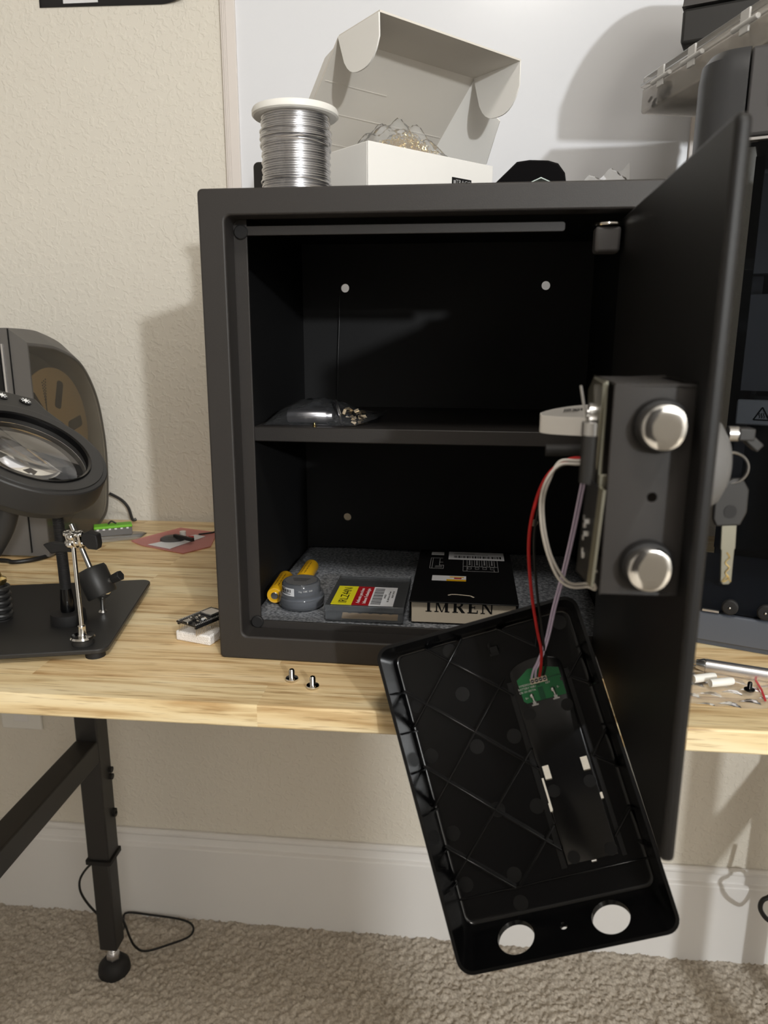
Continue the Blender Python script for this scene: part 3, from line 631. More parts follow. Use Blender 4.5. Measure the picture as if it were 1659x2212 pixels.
outline(b, [(0.017, 0.130), (0.017, 0.180), (0.034, 0.180)], closed=False); outline(b, [(0.020, 0.130), (0.020, 0.180)], closed=False)
outline(b, [(0.017, 0.130), (0.036, 0.130), (0.036, 0.146), (0.030, 0.146), (0.030, 0.176)], closed=False); outline(b, [(0.030, 0.160), (0.035, 0.160)], closed=False)
for y in (0.136, 0.141): outline(b, [(0.024, y), (0.034, y)], closed=False)
outline(b, [(0.0635, 0.122), (0.1120, 0.122), (0.1120, 0.178), (0.0635, 0.178)]); outline(b, [(0.0635, 0.144), (0.1120, 0.144)], closed=False); outline(b, [(0.0690, 0.122), (0.0690, 0.144)], closed=False); outline(b, [(0.1065, 0.122), (0.1065, 0.144)], closed=False)
for k in range(4):
    x = 0.0690+k*0.0105; outline(b, [(x, 0.144), (x, 0.178)], closed=False); outline(b, [(x+0.0070, 0.144), (x+0.0070, 0.178)], closed=False); outline(b, [(x+0.0030, 0.152), (x+0.0030, 0.178)], closed=False); outline(b, [(x+0.0042, 0.152), (x+0.0042, 0.178)], closed=False); outline(b, [(x+0.002, 0.152), (x+0.0052, 0.152)], closed=False)
    outline(b, [(x+0.001, 0.132), (x+0.001, 0.141), (x+0.006, 0.141), (x+0.006, 0.132)], 0.0005)
b.build('line_diagrams', 'inkdim', sl, weld=False)
b = B(); outline(b, [(0.046, 0.020), (0.050, 0.0235), (0.056, 0.0240), (0.066, 0.0225), (0.074, 0.0205), (0.078, 0.0150)], 0.0022, False); b.build('tab_slit', 'cream', sl)

# hardware bag on the shelf
hb = sthing('parts_bag', 'crumpled clear bag of metal lamp parts lying on the shelf of the safe', 'bag', 0, 0, 0)
ZS = 0.2478
rnd = random.Random(5)
def bagf(top):
    def fn(u, v):
        x = 0.0135+0.146*u
        hump = (math.sin(PI*min(1, max(0, (u*1.02)))**0.8)**1.0)*0.030*(1 if top else 0.0)
        wv = math.sin(PI*v)**0.6
        y0 = 0.153+0.004*u; y1 = 0.222+0.05*u
        y = y0+(y1-y0)*v
        cr = 0.0022*(math.sin(31*u+11*v)*math.sin(23*v-9*u))*wv*(1 if top else 0.2)
        lift = 0.010*max(0, (u-0.75)/0.25)**1.5
        return (x, y, ZS+0.0012+hump*wv+cr*math.sin(PI*u)+lift*(0.6 if not top else 1.0))
    return fn
b = B(); b.grid(bagf(True), 44, 26); b.grid(bagf(False), 44, 26); b.build('film', 'filmdark', hb, sharp=180)
b = B(); b.lathe([(0.0005, 0), (0.0082, 0.0), (0.0090, 0.002), (0.0090, 0.050), (0.0075, 0.052), (0.0060, 0.058)], (0.0420, 0.1760, ZS+0.0108), (1, 0, -0.0), 28); b.build('metal_tube', 'alu', hb)
b = B(); b.torus((0.1085, 0.175, ZS+0.0160), (1, 0.25, 0.25), 0.0150, 0.0014, 36, 8); b.build('ring', 'steel', hb)
b = B()
for k in range(30): 
    c = (0.114+rnd.random()*0.026, 0.164+rnd.random()*0.026, ZS+0.004+rnd.random()*0.016); b.M = T(*c) @ RX(rnd.random()*6) @ RZ(rnd.random()*6); b.cbox((0, 0, 0), (0.0062, 0.0036, 0.0006))
b.build('metal_clips', 'brasspale', hb)
solo('brass_bit', B().lathe([(0.0001, 0), (0.0022, 0), (0.0024, 0.002), (0.0014, 0.003), (0.0012, 0.005), (0.0001, 0.006)], (0, 0, 0), seg=16), 'brass', 'tiny brass knob lying on the shelf in front of the bag', 'fitting', SL(0.0820, 0.1490, ZS))

# ================================================================== cover tray hanging in front of the safe
TM = Matrix(((0.9461, 0.1134, -0.3033, 0.3248), (0.0142, 0.9213, 0.3886, -0.1768), (0.3235, -0.3720, 0.8700, -0.0217), (0, 0, 0, 1)))
q = TM.to_3x3().to_quaternion(); TM = q.to_matrix().to_4x4(); TM.translation = (0.3248, -0.1768, -0.0217)
cov = thing('door_cover', 'black ribbed plastic door cover hanging by wires in front of the safe', 'cover', mtx=TM)
def loop(x, zb, ztp, r, y): return [(p, y, z) for p, z in rrect(-x, zb, x, ztp, r, 6)]
LZ = 0.1438
b = B()
b.loft([loop(0.0955, -LZ, LZ, 0.013, 0.0), loop(0.0950, -LZ+0.002, LZ-0.0005, 0.013, 0.006), loop(0.0905, -0.1225, 0.1365, 0.013, 0.047), loop(0.0895, -0.1215, 0.1355, 0.012, 0.0485)][::-1] +
       [loop(0.0925, -LZ+0.003, LZ-0.003, 0.0105, 0.0), loop(0.0888, -0.1215, 0.1345, 0.0100, 0.0405), loop(0.0882, -0.1205, 0.1338, 0.0097, 0.0430), loop(0.0875, -0.1195, 0.1330, 0.0090, 0.0445), loop(0.0862, -0.1182, 0.1317, 0.0080, 0.0453), loop(0.0845, -0.1165, 0.1300, 0.0070, 0.0455)])
shell = b.build('shell', 'gloss', cov, sharp=50)
SLOTS = [((0.0208, -0.0128), (0.0268, 0.0002)), ((0.0567, -0.0126), (0.0630, 0.0)), ((0.0172, -0.0400), (0.0192, -0.0100)), ((0.0150, -0.0412), (0.0186, -0.0330)), ((0.0642, -0.0402), (0.0666, -0.0340)), ((0.0393, -0.0905), (0.0437, -0.0886))]
def slotcut(): return [B().box((a[0], 0.03, a[1]), (c[0], 0.06, c[1])) for a, c in SLOTS]
def holecut(x, r, y=0.0225):
    return B().cyl((x, y, -0.16), (x, y, -0.105), r, seg=40)
cut(shell, slotcut()+[holecut(-0.0430, 0.0165, 0.0235), holecut(0.0415, 0.0165, 0.0235), holecut(0.0, 0.0035, 0.0245)], 40)
# battery channel: raised strip with an arched top
n = 10
arch = [(0.0640-0.002*0, -0.0875)] + [(0.0665, 0.0800)] + [(0.0415+0.0250*math.cos(PI*i/n), 0.0860+0.0110*math.sin(PI*i/n)) for i in range(n+1)] + [(0.0165, 0.0800), (0.0180, -0.0875)]
ch = B().prism([(x, 0.0425, z) for x, z in arch], (0, 0.0033, 0)).build('battery_channel', 'gloss', cov, bevel=0.0006)
cut(ch, slotcut())
b = B()
b.box((0.0115, 0.0440, -0.0900), (0.0165, 0.0456, 0.080)); b.box((0.0672, 0.0440, -0.0900), (0.0712, 0.0456, 0.080))
b.build('channel_groove', 'glossdisc', cov)
b = B()
def rib(x0, z0, x1, z1, y0=0.0398, y1=0.0458, wd=0.0019):
    d = V((x1-x0, 0, z1-z0)); nn = V((-d.z, 0, d.x)).normalized()*wd/2; a = V((x0, y0, z0)); c = V((x1, y0, z1))
    b.prism([a+nn, a-nn, c-nn, c+nn], (0, y1-y0, 0))
for r in ((-0.0552, 0.1325, 0.0150, 0.0680), (-0.0875, 0.0990, 0.0175, -0.0010), (-0.0875, 0.0262, 0.0165, -0.0735), (-0.0875, -0.0480, -0.0330, -0.0961),
          (-0.0180, 0.1325, -0.0875, 0.0620), (0.0110, 0.0860, -0.0870, -0.0115), (0.0165, 0.0180, -0.0870, -0.0785), (0.0165, -0.0510, -0.0294, -0.0961),
          (0.0875, 0.0905, 0.0680, 0.0710), (0.0875, 0.0190, 0.0690, -0.0010), (0.0870, -0.0515, 0.0660, -0.0725), (0.0176, 0.1320, 0.0491, 0.1060), (0.0875, 0.0600, 0.0700, 0.0720), (0.0875, -0.0150, 0.0700, -0.0020), (0.0600, 0.1325, 0.0480, 0.1070)):
    rib(*r)
rib(-0.0885, -0.0966, 0.0885, -0.0966, 0.0438, 0.0458, 0.0016)
b.build('lattice_ribs', 'gloss', cov, bevel=0.0005)
for z in (0.099, 0.062, 0.026, -0.0115, -0.048, -0.0785):
    for s in (-1, 1):
        B().prism([(s*0.0925, 0.004, z), (s*0.0865, 0.0448, z-0.004), (s*0.0840, 0.0448, z-0.004), (s*0.0880, 0.010, z)], (0, 0, 0.0014)).build('wall_gusset', 'gloss', cov)
for x, z in ((-0.033, 0.1240), (-0.0324, 0.0815), (-0.0780, 0.0815), (0.0040, 0.0321), (-0.0327, 0.0312), (-0.0780, 0.0333), (-0.0772, -0.0391), (-0.0333, -0.1105), (0.0760, 0.1225), (-0.0300, -0.0280), (-0.0320, -0.0860), (-0.0780, -0.0850), (0.006, -0.0330)):
    B().cyl((x, 0.0452, z), (x, 0.0460, z), 0.0068, seg=28).build('moulding_mark', 'glossdisc', cov)
for x, z in ((0.0590, -0.0820), (0.0250, -0.0230), (0.0590, -0.0220), (0.0250, -0.0820), (0.0600, 0.0480), (0.0240, 0.0480)):
    B().cyl((x, 0.0421, z), (x, 0.0430, z), 0.0056, seg=28).build('channel_mark', 'glossdisc', ch)
b = B(); b.box((0.0045, 0.0380, 0.1085), (0.0130, 0.0458, 0.1110)); b.box((0.0045, 0.0360, 0.1085), (0.0060, 0.0458, 0.1200)); b.box((0.0045, 0.0360, 0.1110), (0.0130, 0.0372, 0.1170)); b.build('cable_clip', 'gloss', cov)
# battery board
pc = B().prism([(x, 0.0400, z) for x, z in ((0.0215, 0.0805), (0.0345, 0.0885), (0.0400, 0.0880), (0.0440, 0.0890), (0.0625, 0.0830), (0.0625, 0.0735), (0.0610, 0.0735), (0.0610, 0.0705), (0.0625, 0.0705), (0.0625, 0.0580), (0.0250, 0.0580), (0.0225, 0.0605), (0.0215, 0.0780))], (0, 0.0016, 0)).build('battery_board', 'pcb', cov)
b = B(); b.box((0.0382, 0.0397, 0.0582), (0.0432, 0.0401, 0.0702)); b.box((0.0385, 0.0397, 0.0715), (0.0415, 0.0401, 0.0738)); b.box((0.0490, 0.0397, 0.0762), (0.0622, 0.0401, 0.0770)); b.build('mask_traces', 'pcbdark', pc)
b = B(); b.box((0.0335, 0.0375, 0.0738), (0.0495, 0.0400, 0.0790)); tb = b.build('terminal_block', 'cream', pc, bevel=0.0003)
b = B()
for k in range(4): b.cyl((0.0356+k*0.0039, 0.0370, 0.0764), (0.0356+k*0.0039, 0.0378, 0.0764), 0.0017, seg=16)
b.build('pin_holes', 'ink', tb)
b = B()
for k in range(4): b.cbox((0.0356+k*0.0039, 0.0369, 0.0764), (0.0020, 0.0004, 0.0007))
b.build('screw_heads', 'steel', tb)
b = B(); tm = lambda x, z: T(x, 0.0397, z) @ RX(PI/2)
b.text('HYB200248', 0.0026, tm(0.0282, 0.0745)); b.text('BATTERY VER1', 0.0026, tm(0.0290, 0.0715)); b.text('D8-101-0077A', 0.0026, tm(0.0285, 0.0685)); b.text('KEY', 0.0026, tm(0.0490, 0.0720)); b.text('B+', 0.0026, tm(0.0262, 0.0625)); b.text('B-', 0.0026, tm(0.0570, 0.0660))
b.build('board_print', 'inkw', pc, weld=False)
for x, z in ((0.0310, 0.0640), (0.0515, 0.0650)):
    b = B(); b.sphere((x, 0.0390, z), 0.0021, 14, 8, (1, 0.8, 1.1)); b.cyl((x+0.0006, 0.0392, z-0.001), (x+0.0010, 0.0392, z-0.0060), 0.0011, seg=10); b.box((x-0.0008, 0.0385, z-0.0085), (x+0.0024, 0.0393, z-0.0055)); b.box((x-0.0022, 0.0400, z-0.0095), (x+0.0040, 0.0406, z-0.0082)); b.build('solder_joint', 'steel', pc)

# ---- wires between lock and cover
tq = lambda x, y, z: TM @ V((x, y, z))
def wire(name, pts, r, m, label): return solo(name, B().tube(pts, r, 8, 6), m, label, 'wire')
e0, e1, e2, e3 = [tuple(tq(0.0356+k*0.0039, 0.0385, 0.0795)) for k in range(4)]
wire('red_wire', [(0.3720, -0.222, 0.2720), (0.3641, -0.225, 0.2715), (0.3468, -0.2133, 0.2703), (0.3322, -0.2009, 0.2552), (0.325, -0.1853, 0.2254), (0.3241, -0.169, 0.1903), (0.3305, -0.1488, 0.1432), (0.3388, -0.1345, 0.1028), (0.344, -0.1280, 0.0817), (0.3455, -0.1210, 0.0620), e2], 0.0014, 'redwire', 'red wire arching from the lock box down to the green circuit board')
wire('black_wire', [(0.3720, -0.219, 0.2700), (0.3648, -0.222, 0.2693), (0.3483, -0.2109, 0.2678), (0.335, -0.2003, 0.2559), (0.3290, -0.1864, 0.2295), (0.3282, -0.1702, 0.1947), (0.3345, -0.1501, 0.148), (0.3420, -0.1359, 0.1079), (0.3470, -0.1270, 0.0815), (0.3500, -0.1190, 0.0640), e3], 0.0012, 'blackwire', 'black wire running beside the red wire from the lock box')
for k, dy in enumerate((0.0, 0.0030)):
    P = [(0.3700, -0.222, 0.2705), (0.3647, -0.222, 0.27), (0.3517, -0.2223, 0.2683), (0.3384, -0.2225, 0.2675), (0.3297, -0.2228, 0.2568), (0.3258, -0.2231, 0.2411), (0.3275, -0.2235, 0.2201), (0.3333, -0.2239, 0.1989), (0.342, -0.2243, 0.1812), (0.3519, -0.2245, 0.175), (0.3638, -0.2247, 0.1756), (0.3660, -0.2420, 0.1800), (0.3590, -0.2780, 0.2020)]
    wire('white_wire', [(x+0.0022*k*(1 if 3 < i < 9 else 0), y+dy*0.5, z+(0.0022*k if i >= 8 or i < 4 else 0)) for i, (x, y, z) in enumerate(P)], 0.0011, 'whitewire', ('outer' if k == 0 else 'inner')+' white wire of the pair looping from lock box back to its board')
for k in range(2):
    P = [(0.3618, -0.222, 0.2960), (0.3603, -0.215, 0.2902), (0.3601, -0.2054, 0.2717), (0.359, -0.1899, 0.2402), (0.3574, -0.1734, 0.2042), (0.3543, -0.1559, 0.1631), (0.3505, -0.1422, 0.1288), (0.3471, -0.1305, 0.0926), (0.342, -0.1224, 0.0672), (0.3395, -0.1175, 0.0574)]
    wire('lilac_wire', [(x+0.0022*k, y, z) for x, y, z in P]+[(e0, e1)[k]], 0.0011, 'lilac', ('left' if k == 0 else 'right')+' lilac wire of the pair hanging down to the green circuit board')
# ribbon cable loop
rb = thing('ribbon_cable', 'flat white ribbon cable looping out from the lock box', 'cable', (0, 0, 0))
path = cat_rom([(0.3725, -0.1600, 0.2930), (0.3539, -0.1690, 0.2920), (0.3385, -0.1784, 0.2905), (0.3285, -0.1850, 0.2885), (0.3262, -0.1888, 0.2875), (0.3282, -0.1930, 0.2868), (0.3385, -0.2010, 0.2868), (0.3660, -0.2180, 0.2878)], 6)
B().strip(path, (0, 0, 0.0135), 0.0006).build('flat_strip', 'ribbon', rb)
b = B()
for k in range(1, 13):
    b.tube([p+V((0, 0, 0.0135*k/13)) for p in path], 0.00042, 5, 1)
b.build('conductors', 'ribbon', rb)
b = B(); d = (path[3]-path[0]).normalized(); b.text('AWM 20624 80C', 0.0030, T(0.3545, -0.1697, 0.3025) @ RZ(math.atan2(0.0094, 0.0154)) @ RX(PI/2)); b.build('cable_print', 'ink', rb, weld=False)

# ================================================================== on top of the safe
sp = sthing('solder_spool', 'spool of shiny solder wire with a white flange on the safe', 'spool', 0.0780, 0.1000, 0.5)
b = B(); b.lathe([(0.010, 0.0), (0.0455, 0.0), (0.0465, 0.0015), (0.0465, 0.0045), (0.0455, 0.006), (0.015, 0.006), (0.015, 0.088), (0.0448, 0.0865), (0.0465, 0.0880), (0.0465, 0.0920), (0.0452, 0.0945), (0.0420, 0.0955), (0.012, 0.0955), (0.010, 0.090)], seg=56); b.build('flange_core', 'white', sp)
b = B(); prof = [(0.016, 0.0062)]; nw = 34; 
for k in range(nw):
    zc = 0.0074+k*(0.0785/(nw-1)); R = 0.0358+0.0007*math.sin(k*1.9)+(0.0015 if k in (1, 2, 24, 27) else 0)+(0.0012*(3-k) if k < 3 else 0)
    for a in range(-80, 81, 32): prof.append((R+0.00125*math.cos(math.radians(a)), zc+0.00118*math.sin(math.radians(a))))
prof.append((0.016, 0.0868)); b.lathe(prof, seg=72); b.build('winding', 'solder', sp, sharp=180)
b = B()
for zc, tx, ty, R in ((0.066, 0.06, -0.03, 0.0376), (0.060, -0.05, 0.02, 0.0378), (0.056, 0.02, 0.07, 0.0375), (0.020, 0.03, 0.03, 0.0376), (0.0135, -0.03, -0.05, 0.0379), (0.0100, 0.02, -0.08, 0.0385)): b.torus((0, 0, zc), (tx, ty, 1), R, 0.0012, 72, 8)
b.torus((-0.036, -0.002, 0.0115), (0.2, 1, 0), 0.0035, 0.0009, 18, 6)
b.build('loose_coils', 'solder', sp)
solo('black_stand', B().loft([[(x, y, z) for x, z in rrect(-0.012, 0, 0.022, zt_, 0.006)] for y, zt_ in ((-0.02, 0.064), (0.02, 0.064))]), 'satin', 'black rounded block standing behind the solder spool', 'block', SL(0.0145, 0.21, 0.5), SA, bevel=0.002)
# white mailer box with open lid
th = 0.7831; U = V((math.cos(th), math.sin(th), 0)); VV = V((-math.sin(th), math.cos(th), 0)); UP = V((0, 0, 1))
N0 = V((0.1550, 0.1370, 0.5)); hbx, lu, lv = 0.0728, 0.2050, 0.1655
bx = thing('mailer_box', 'open white cardboard mailer box with its lid raised on the safe', 'box', (0, 0, 0))
def slab(b, a, c, d, e, n, t=0.0022): n = n.normalized()*t; return b.prism([a, c, d, e], n)
b = B(); P = lambda u, v, z: N0+U*u+VV*v+UP*z; Z = hbx
slab(b, P(0, 0, 0), P(lu, 0, 0), P(lu, 0, Z), P(0, 0, Z), VV); slab(b, P(0, lv, 0), P(lu, lv, 0), P(lu, lv, Z), P(0, lv, Z), -VV)
b.build('front_wall', 'card', bx, bevel=0.0008)
b = B(); slab(b, P(0.0024, 0.0024, 0), P(0.0024, lv-0.0024, 0), P(0.0024, lv-0.0024, Z), P(0.0024, 0.0024, Z), -U, 0.0024); slab(b, P(lu-0.0024, 0.0024, 0), P(lu-0.0024, lv-0.0024, 0), P(lu-0.0024, lv-0.0024, Z), P(lu-0.0024, 0.0024, Z), U, 0.0024); b.build('side_wall', 'card', bx, bevel=0.0008)
b = B(); slab(b, P(0.003, 0.003, 0.0005), P(lu-0.003, 0.003, 0.0005), P(lu-0.003, lv-0.003, 0.0005), P(0.003, lv-0.003, 0.0005), UP); b.build('base', 'cardin', bx)
LBL, LBR = V((0.0360, 0.2553, 0.5728)), V((0.1900, 0.4090, 0.5728))
LTL, LTR = V((0.1176, 0.1707, 0.6892)), V((0.2738, 0.3262, 0.6892))
FTL, FTR = V((0.1700, 0.1175, 0.6930)), V((0.3300, 0.2710, 0.6905))
ln = (LTR-LTL).cross(LBL-LTL).normalized()
if ln.z < 0: ln = -ln
b = B(); slab(b, LBL, LBR, LTR, LTL, ln); lid = b.build('lid_panel', 'cardin', bx)
b = B()
for f in (0.30, 0.52, 0.76):
    a = LTL.lerp(LBL, f)+(LTR-LTL)*0.02; c = LTL.lerp(LBL, f)+(LTR-LTL)*(0.98 if f > 0.4 else 0.45); dd = (LBL-LTL).normalized()*0.0012
    b.prism([a-ln*0.0005, a+dd-ln*0.0005, c+dd-ln*0.0005, c-ln*0.0005], ln*0.0008)
b.build('crease', 'cardin', lid)
fn = (FTR-FTL).cross(LTL-FTL).normalized()
if fn.z < 0: fn = -fn
b = B(); slab(b, LTL, LTR, FTR, FTL, fn); b.build('tuck_panel', 'cardin', bx)
def ear(base0, base1, dirv, ln_, mirror):
    pts = [base0]; n = 14
    for i in range(n+1):
        t = i/n; p = base0.lerp(base1, t); k = math.sqrt(max(0, 1-(2*abs(t-0.45))**2.6)) if abs(t-0.45) < 0.5 else 0
        pts.append(p+dirv*ln_*k)
    pts.append(base1); b = B(); nn = (base1-base0).cross(dirv).normalized()*0.0018
    b.prism(pts, nn); return b
ear(FTL, LTL, V((0.02, 0.02, -1)).normalized(), 0.046, 0).build('tuck_ear', 'card', bx, sharp=60)
ear(FTR, LTR, V((0.00, 0.00, -1)).normalized(), 0.056, 1).build('tuck_ear', 'card', bx, sharp=60)
b = B(); q1, q2 = V((0.3095, 0.3526, 0.6438)), V((0.2938, 0.3849, 0.5964)); b.prism([LTR, q1+V((-0.004, 0, 0.004)), q1, q2, LBR.lerp(LTR, 0.15)], (0.001, 0.0016, 0.0012)); b.build('dust_flap', 'card', bx)
b = B(); d1 = (LTL-LBL); b.prism([LTL-d1*0.06, LTL-d1*0.14+V((-0.010, 0.016, 0.005)), LBL+d1*0.25+V((-0.010, 0.016, 0.005)), LBL+d1*0.15], (0.0016, 0.0012, 0.0012)); b.build('dust_flap', 'card', bx)
b = B(); bmx = Matrix((U, UP, -VV)).transposed().to_4x4(); bmx.translation = P(0.1485, -0.0003, 0.0455); b.M = bmx; b.cbox((0, 0, 0), (0.034, 0.0105, 0.0004)); lbl = b.build('maker_label', 'ink', bx)
b = B(); b.text('TRACO', 0.0080, bmx @ T(0.003, 0, 0.0003)); b.M = bmx; b.cbox((-0.0125, 0, 0.0003), (0.004, 0.004, 0.0001)); b.build('maker_name', 'inkdim', lbl, weld=False)
# brass shavings in a clear bag inside the box
sb = thing('shavings_bag', 'clear crumpled bag of gold metal shavings in the white box', 'bag', P(0.105, 0.075, 0))
rnd = random.Random(11)
def rel(u, v, z): return U*u+VV*v+UP*z
b = B()
for k in range(420):
    th0 = rnd.random()*6.28; rr = math.sqrt(rnd.random()); c = rel(0.014+0.045*rr*math.cos(th0), 0.028*rr*math.sin(th0), 0.070+rnd.random()*0.044*(1-rr*0.5)); pts = []
    ax = V((rnd.uniform(-1, 1), rnd.uniform(-1, 1), rnd.uniform(-1, 1))).normalized(); e1_ = ax.orthogonal().normalized(); e2_ = ax.cross(e1_); R = rnd.uniform(0.002, 0.0048)
    for i in range(9): a = i*0.95; pts.append(c+e1_*R*math.cos(a)+e2_*R*math.sin(a)+ax*(i-4)*0.0011)
    b.strip(pts, ax*0.0012, 0.0003)
b.build('metal_shavings', 'swarf', sb)
b = B()
def bagtop(u, v):
    s = math.sin(PI*u)**0.5*math.sin(PI*v)**0.5
    c = 0.0035*math.sin(19*u+11*v)+0.0030*math.sin(27*v-9*u)+0.0012*math.sin(53*u+31*v)
    return tuple(rel(-0.066+0.135*u, -0.052+0.105*v, 0.062+0.056*s+c*(0.3+s)))
b.grid(bagtop, 36, 26); b.grid(lambda u, v: tuple(rel(-0.066+0.135*u, -0.052+0.105*v, 0.060+0.003*math.sin(19*u)*math.sin(15*v))), 20, 14); b.build('film', 'film', sb, sharp=180)
# black pouch and folded card
b = B(); prof2 = [(-0.041, 0), (-0.041, 0.010), (-0.036, 0.024), (-0.022, 0.037), (-0.014, 0.0445), (0.0, 0.0462), (0.020, 0.0452), (0.031, 0.042), (0.039, 0.032), (0.041, 0.020), (0.041, 0)]
b.loft([[(x*s, y, z*s) for x, z in prof2] for y, s in ((-0.030, 0.93), (-0.026, 0.985), (-0.018, 1.0), (0.020, 1.0), (0.028, 0.98), (0.031, 0.93))]); solo('glasses_case', b, 'velvet', 'black rounded fabric case on the safe right of the mailer box', 'case', SL(0.3310, 0.155, 0.5), SA, sharp=50)
b = B(); b.loft([[(-0.030, -0.018, 0.0006), (0.002, -0.020, 0.0140), (0.032, -0.022, 0.0006), (0.032, -0.022, 0.0002), (0.002, -0.020, 0.0132), (-0.030, -0.018, 0.0002)], [(-0.026, 0.016, 0.0006), (0.004, 0.018, 0.0060), (0.034, 0.018, 0.0006), (0.034, 0.018, 0.0002), (0.004, 0.018, 0.0054), (-0.026, 0.016, 0.0002)]])
solo('folded_card', b, 'paleblue', 'pale folded card tented in front of the black case', 'card', SL(0.3370, 0.078, 0.5003), SA)
b = B()
def crump(u, v):
    return (-0.035+0.075*u, 0.02*math.sin(3*u+5*v)+0.004*math.sin(31*u)*math.sin(23*v), 0.001+v*(0.040+0.030*u)+0.004*math.sin(17*u+9*v)*v)
b.grid(crump, 24, 20); solo('clear_wrapper', b, 'film', 'crumpled clear wrapper standing at the right end of the safe top', 'wrapper', SL(0.425, 0.27, 0.5005), SA, sharp=180)

# ================================================================== left end of the bench
def wrap_rows(b): pass
# filament dryer with smoky side window
fd = thing('filament_dryer', 'dark grey rounded filament dryer with a smoky side window by the wall', 'dryer', (0, 0, 0))
Pp = [(0.3450, 0.004), (0.3434, 0.3471), (0.4000, 0.3430), (0.4344, 0.3374), (0.4926, 0.3184), (0.529, 0.2889), (0.5565, 0.2455), (0.5700, 0.1950), (0.5747, 0.1395), (0.5679, 0.0691), (0.5545, 0.0300), (0.5200, 0.012), (0.480, 0.004)]
Qp = [(0.3470, 0.004), (0.3460, 0.3690), (0.4050, 0.3670), (0.4420, 0.3615), (0.5060, 0.3420), (0.5480, 0.3080), (0.5740, 0.2580), (0.5870, 0.2000), (0.5900, 0.1400), (0.5830, 0.0650), (0.5680, 0.0240), (0.5300, 0.006), (0.480, 0.004)]
ctr = V((0, 0.44, 0.18))
def smooth_prof(P):
    a = [V((y, z, 0)) for y, z in P[1:-1]]; c = cat_rom(a, 5); return [P[0]]+[(p.x, p.y) for p in c]+[P[-1]]
Pp = smooth_prof(Pp); Qp = smooth_prof(Qp)
def shr(P, k): return [(0.44+(y-0.44)*k, 0.18+(z-0.18)*k) for y, z in P]
b = B(); b.loft([[(-0.74, y, z) for y, z in Qp], [(-0.460, y, z) for y, z in Qp]]); fb = b.build('body', 'dryergrey', fd, sharp=25)
b = B(); b.loft([[(-0.460, y, z) for y, z in Qp], [(-0.430, y, z) for y, z in Qp], [(-0.3980, y, z) for y, z in Pp], [(-0.3980, y, z) for y, z in shr(Pp, 0.965)], [(-0.455, y, z) for y, z in shr(Pp, 0.965)]], True, False, False); b.build('side_rim', 'dryergrey', fd, sharp=25)
b = B(); b.loft([[(-0.3990, y, z) for y, z in shr(Pp, 0.975)], [(-0.3965, y, z) for y, z in shr(Pp, 0.972)]]); b.build('side_window', 'smoke', fd)
b = B(); b.box((-0.4415, 0.3435, 0.20), (-0.4385, 0.3475, 0.345)); b.build('light_strip', 'silver', fd)
b = B(); b.box((-0.60, 0.3435, 0.14), (-0.4440, 0.3465, 0.345)); b.build('front_display', 'screen', fd)
b = B(); b.box((-0.4285, 0.3432, 0.01), (-0.4275, 0.3470, 0.368)); b.build('panel_seam', 'ink', fd)
B().box((-0.70, 0.36, 0.0), (-0.42, 0.55, 0.006)).build('foot_plate', 'rubber', fd)
fs = thing('filament_spool', 'brown cardboard filament spool seen through the smoky dryer window', 'spool', (-0.4300, 0.450, 0.1900))
b = B(); R = 0.115
b.lathe([(0.026, 0.0), (R, 0.0), (R, 0.0025), (0.026, 0.0025)], axis=(1, 0, 0), seg=56, cap0=False, cap1=False); b.build('disc', 'brownspool', fs)
b = B()
for a in (40, 100, 160, 220, 280, 340):
    a = math.radians(a); b.M = T(0.0027, 0, 0) @ RX(a) @ T(0, 0, 0.072); b.prism([(0, y, z) for y, z in rrect(-0.010, -0.024, 0.010, 0.024, 0.006)], (0.0004, 0, 0))
b.build('cutouts', 'ink', fs)
b = B()
for k in range(3):
    b.M = T(0.0028, 0, 0) @ RX(math.radians(8-7*k)) @ T(0, -0.012-0.006*k, 0.070)
    for q in range(11): b.cbox((0, 0, -0.024+q*0.0048), (0.0003, 0.0022, 0.003))
b.build('printed_text', 'satin', fs, weld=False)
b = B(); b.cyl((-0.030, 0, 0), (0, 0, 0), 0.080, seg=40); b.build('filament', 'brownspool', fs)

# base plate with helping hands
pl = thing('base_plate', 'black steel base plate of a helping hands stand on the bench', 'base plate', (0, 0, 0))
e = V((0.969, 0.246, 0)).normalized(); FRp = V((-0.1265, -0.0175, 0.0065)); BRp = V((-0.1755, 0.2290, 0.0065))
def round_poly(P, r, n=6):
    out = []
    for i in range(len(P)):
        p0, p1, p2 = P[i-1], P[i], P[(i+1) % len(P)]; a = (p0-p1).normalized(); c = (p2-p1).normalized(); ang = a.angle(c); d = r/math.tan(ang/2); bis = (a+c).normalized(); cc = p1+bis*(r/math.sin(ang/2))
        s = p1+a*d; f = p1+c*d; vs = s-cc; vf = f-cc; tot = vs.angle(vf)
        ax = vs.cross(vf).normalized()
        for k in range(n+1): out.append(cc+Matrix.Rotation(tot*k/n, 3, ax) @ vs)
    return out
B().prism(round_poly([FRp, BRp, BRp-e*0.345, FRp-e*0.345], 0.014), (0, 0, 0.0055)).build('plate', 'satin', pl, bevel=0.0012)
for p in (FRp-e*0.018+V((0, 0.012, 0)), BRp-e*0.02-V((0, 0.02, 0)), FRp-e*0.32+V((0, 0.02, 0)), BRp-e*0.32-V((0, 0.02, 0))):
    B().cyl((p.x, p.y, 0), (p.x, p.y, 0.0068), 0.011, seg=24).build('foot', 'rubber', pl)
ZP = 0.0121
mr = thing('clip_stand', 'chrome rod on a magnetic foot carrying a jointed chrome clamp and black clips', 'stand', (-0.1598, -0.0060, ZP))
B().lathe([(0.0, 0), (0.0118, 0), (0.0122, 0.001), (0.0118, 0.0065), (0, 0.0065)], seg=32).build('magnet', 'satin', mr)
